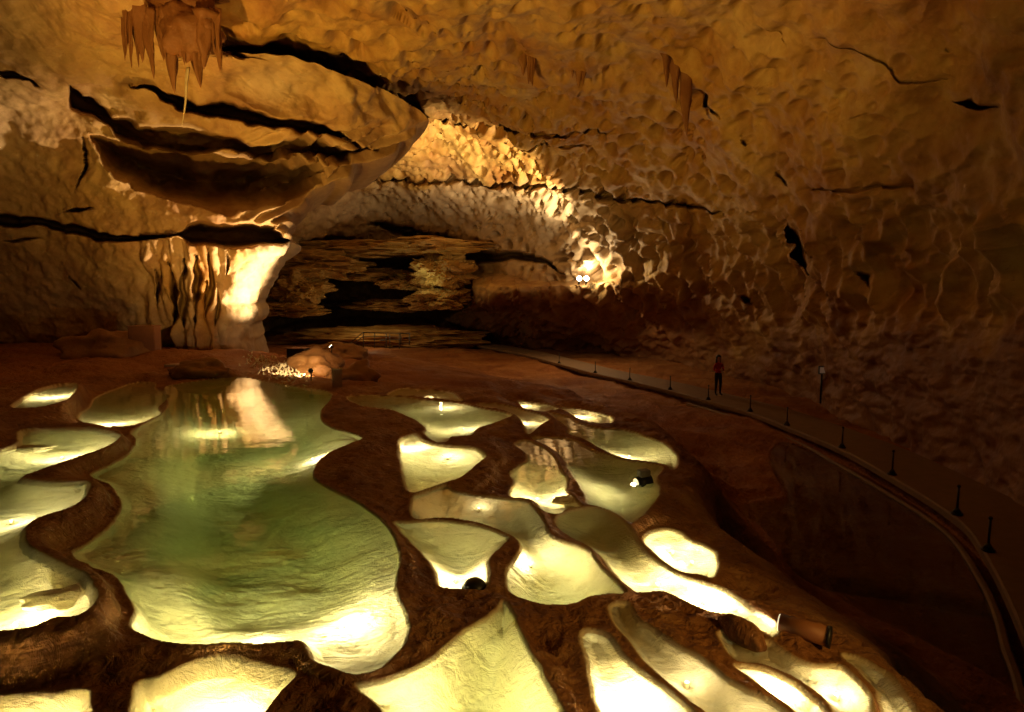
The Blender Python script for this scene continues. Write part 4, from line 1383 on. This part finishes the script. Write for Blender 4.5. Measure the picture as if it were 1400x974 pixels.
add_light('pool_light', 'SPOT', (-0.14, 0, 0.24), 60, LAMP_POOL, 0.05, (-2, 0.2, 0.12), 150, 0.8, r)
p = PZ(1098, 866, POOLS['r4']['z'] + 0.02)
r = empty('pool_spotlight', (p.x, p.y, POOLS['r4']['z']), -0.62)
tag(r, 'brown cylinder spotlight lying across the right end of the winding pool', 'lamp')
bm = bmesh.new(); cyl(bm, (-0.17, 0, 0.05), (0.17, 0, 0.05), 0.075, 0.075, 20); from_bm('barrel', bm, M['wood'], r)
bm = bmesh.new(); cyl(bm, (0.171, 0, 0.05), (0.195, 0, 0.05), 0.082, 0.082, 20); from_bm('rear_ring', bm, M['black_metal'], r)
bm = bmesh.new(); cyl(bm, (-0.171, 0, 0.05), (-0.18, 0, 0.05), 0.068, 0.066, 20); from_bm('lens', bm, M['lens_pool'], r)
add_light('pool_light', 'SPOT', (-0.2, 0, 0.06), 25, LAMP_POOL, 0.04, (-2, 0.0, -0.5), 120, 0.8, r)
p = PZ(649, 801, POOLS['c1']['z'])
r = empty('dome_lamp', (p.x, p.y, POOLS['c1']['z'] - 0.02))
tag(r, 'small black dome lamp at the near edge of the yellow pool', 'lamp')
bm = bmesh.new()
bmesh.ops.create_uvsphere(bm, u_segments=20, v_segments=12, radius=0.105)
bmesh.ops.delete(bm, geom=[v for v in bm.verts if v.co.z < -0.02], context='VERTS')
for v in bm.verts: v.co.z *= 0.85
from_bm('dome', bm, M['black_metal'], r)
bm = bmesh.new(); cyl(bm, (0, 0, -0.05), (0, 0, 0.0), 0.118, 0.118, 20); from_bm('base_ring', bm, M['black_metal'], r)


# ================================================================== PERSON
def make_person(loc, rz):
    """one continuous skinned body; the material of each face follows the clothes"""
    J = {'pelvis': ((0, 0, .95), .135), 'waist': ((0, .01, 1.08), .115), 'chest': ((0, .0, 1.28), .15), 'neckb': ((0, .0, 1.44), .075), 'neck': ((0, -.01, 1.50), .052), 'headb': ((0, -.02, 1.56), .075), 'head': ((0, -.02, 1.65), .092), 'top': ((0, -.015, 1.715), .06),
         'hipl': ((-.09, 0, .90), .10), 'kneel': ((-.10, -.02, .50), .065), 'ankl': ((-.10, .02, .09), .043), 'toel': ((-.11, -.14, .04), .04),
         'hipr': ((.09, 0, .90), .10), 'kneer': ((.11, -.03, .50), .065), 'ankr': ((.13, .02, .09), .043), 'toer': ((.16, -.13, .04), .04),
         'shl': ((-.17, .0, 1.38), .062), 'ell': ((-.24, -.02, 1.12), .044), 'wrl': ((-.10, -.22, 1.14), .03), 'hal': ((-.03, -.26, 1.17), .034),
         'shr': ((.17, .0, 1.38), .062), 'elr': ((.24, -.02, 1.12), .044), 'wrr': ((.12, -.22, 1.12), .03), 'har': ((.04, -.27, 1.15), .034)}
    E = ['pelvis waist', 'waist chest', 'chest neckb', 'neckb neck', 'neck headb', 'headb head', 'head top', 'pelvis hipl', 'hipl kneel', 'kneel ankl', 'ankl toel', 'pelvis hipr', 'hipr kneer', 'kneer ankr', 'ankr toer',
         'chest shl', 'shl ell', 'ell wrl', 'wrl hal', 'chest shr', 'shr elr', 'elr wrr', 'wrr har']
    names = list(J)
    V = [J[n][0] for n in names]
    R = [J[n][1] for n in names]
    ED = [tuple(names.index(x) for x in e.split()) for e in E]
    for hnd, sx in (('hal', 1), ('har', -1)):          # five fingers on each hand
        hb = Vector(J[hnd][0])
        for f in range(5):
            a = len(V)
            if f == 4:
                q = [hb + Vector((sx * .005, .01, .03)), hb + Vector((sx * .03, -.01, .05))]
            else:
                q = [hb + Vector((sx * .03, -.02 - .0, .02 - .016 * f)), hb + Vector((sx * (.065 - .004 * abs(f - 1)), -.005, .015 - .017 * f))]
            V += [tuple(q[0]), tuple(q[1])]
            R += [.009, .008]
            ED += [(names.index(hnd), a), (a, a + 1)]
    me = bpy.data.meshes.new('body_cage')
    me.from_pydata(V, ED, [])
    o = bpy.data.objects.new('body_cage', me)
    C.objects.link(o)
    md = o.modifiers.new('skin', 'SKIN')
    sk = me.skin_vertices[0].data
    for i, r in enumerate(R):
        sk[i].radius = (r, r * (0.8 if names[i:i + 1] and names[i] in ('chest', 'waist', 'pelvis') else 1.0))
        sk[i].use_root = i == 0
    o.modifiers.new('sub', 'SUBSURF').levels = 2
    o.modifiers['sub'].render_levels = 2
    dg = bpy.context.evaluated_depsgraph_get()
    ev = o.evaluated_get(dg)
    m2 = bpy.data.meshes.new_from_object(ev)
    bpy.data.objects.remove(o)
    root = empty('person', loc, rz)
    tag(root, 'person in red top and dark trousers standing on the walkway', 'person')
    b = link('body', m2, None, root)
    m2.materials.clear()
    for k in ('skin', 'red', 'navy', 'shoe'):
        m2.materials.append(M[k])
    for f in m2.polygons:
        c = f.center
        hand = (c - Vector((0, -.26, 1.16))).length < .095
        f.material_index = 3 if c.z < .085 else 2 if c.z < 1.0 else 0 if hand or c.z > 1.455 else 1
        f.use_smooth = True
    # face, hair
    bm = bmesh.new()
    bmesh.ops.create_icosphere(bm, subdivisions=1, radius=.016, matrix=Matrix.Translation((0, -.118, 1.625)) @ Matrix.Diagonal((.8, 1.2, 1.3, 1)))
    from_bm('nose', bm, M['skin'], root)
    for sx in (-1, 1):
        bm = bmesh.new()
        bmesh.ops.create_icosphere(bm, subdivisions=1, radius=.011, matrix=Matrix.Translation((sx * .033, -.100, 1.65)))
        from_bm('eye', bm, M['hair'], root)
        bm = bmesh.new()
        bmesh.ops.create_icosphere(bm, subdivisions=1, radius=.022, matrix=Matrix.Translation((sx * .092, -.01, 1.635)) @ Matrix.Diagonal((.4, .8, 1.3, 1)))
        from_bm('ear', bm, M['skin'], root)
    bm = bmesh.new()
    box(bm, (0, -.104, 1.585), (.045, .012, .012))
    from_bm('mouth', bm, M['red'], root)
    bm = rock_bm((.112, .115, .125), 44, 3, 0.08, 3.0)
    bmesh.ops.translate(bm, verts=bm.verts, vec=(0, .022, 1.672))
    for s in range(7):
        a = (s - 3) * 0.5
        cyl(bm, (math.sin(a) * .085, .03 + math.cos(a) * .05, 1.66), (math.sin(a) * .11, .04 + math.cos(a) * .06, 1.36), .04, .022, 8)
    bmesh.ops.delete(bm, geom=[v for v in bm.verts if v.co.y < -.06 and v.co.z < 1.70], context='VERTS')
    from_bm('hair', bm, M['hair'], root)
    return root


pp = PZ(981, 541, WZ)
make_person((pp.x, pp.y, WZ), math.radians(15))
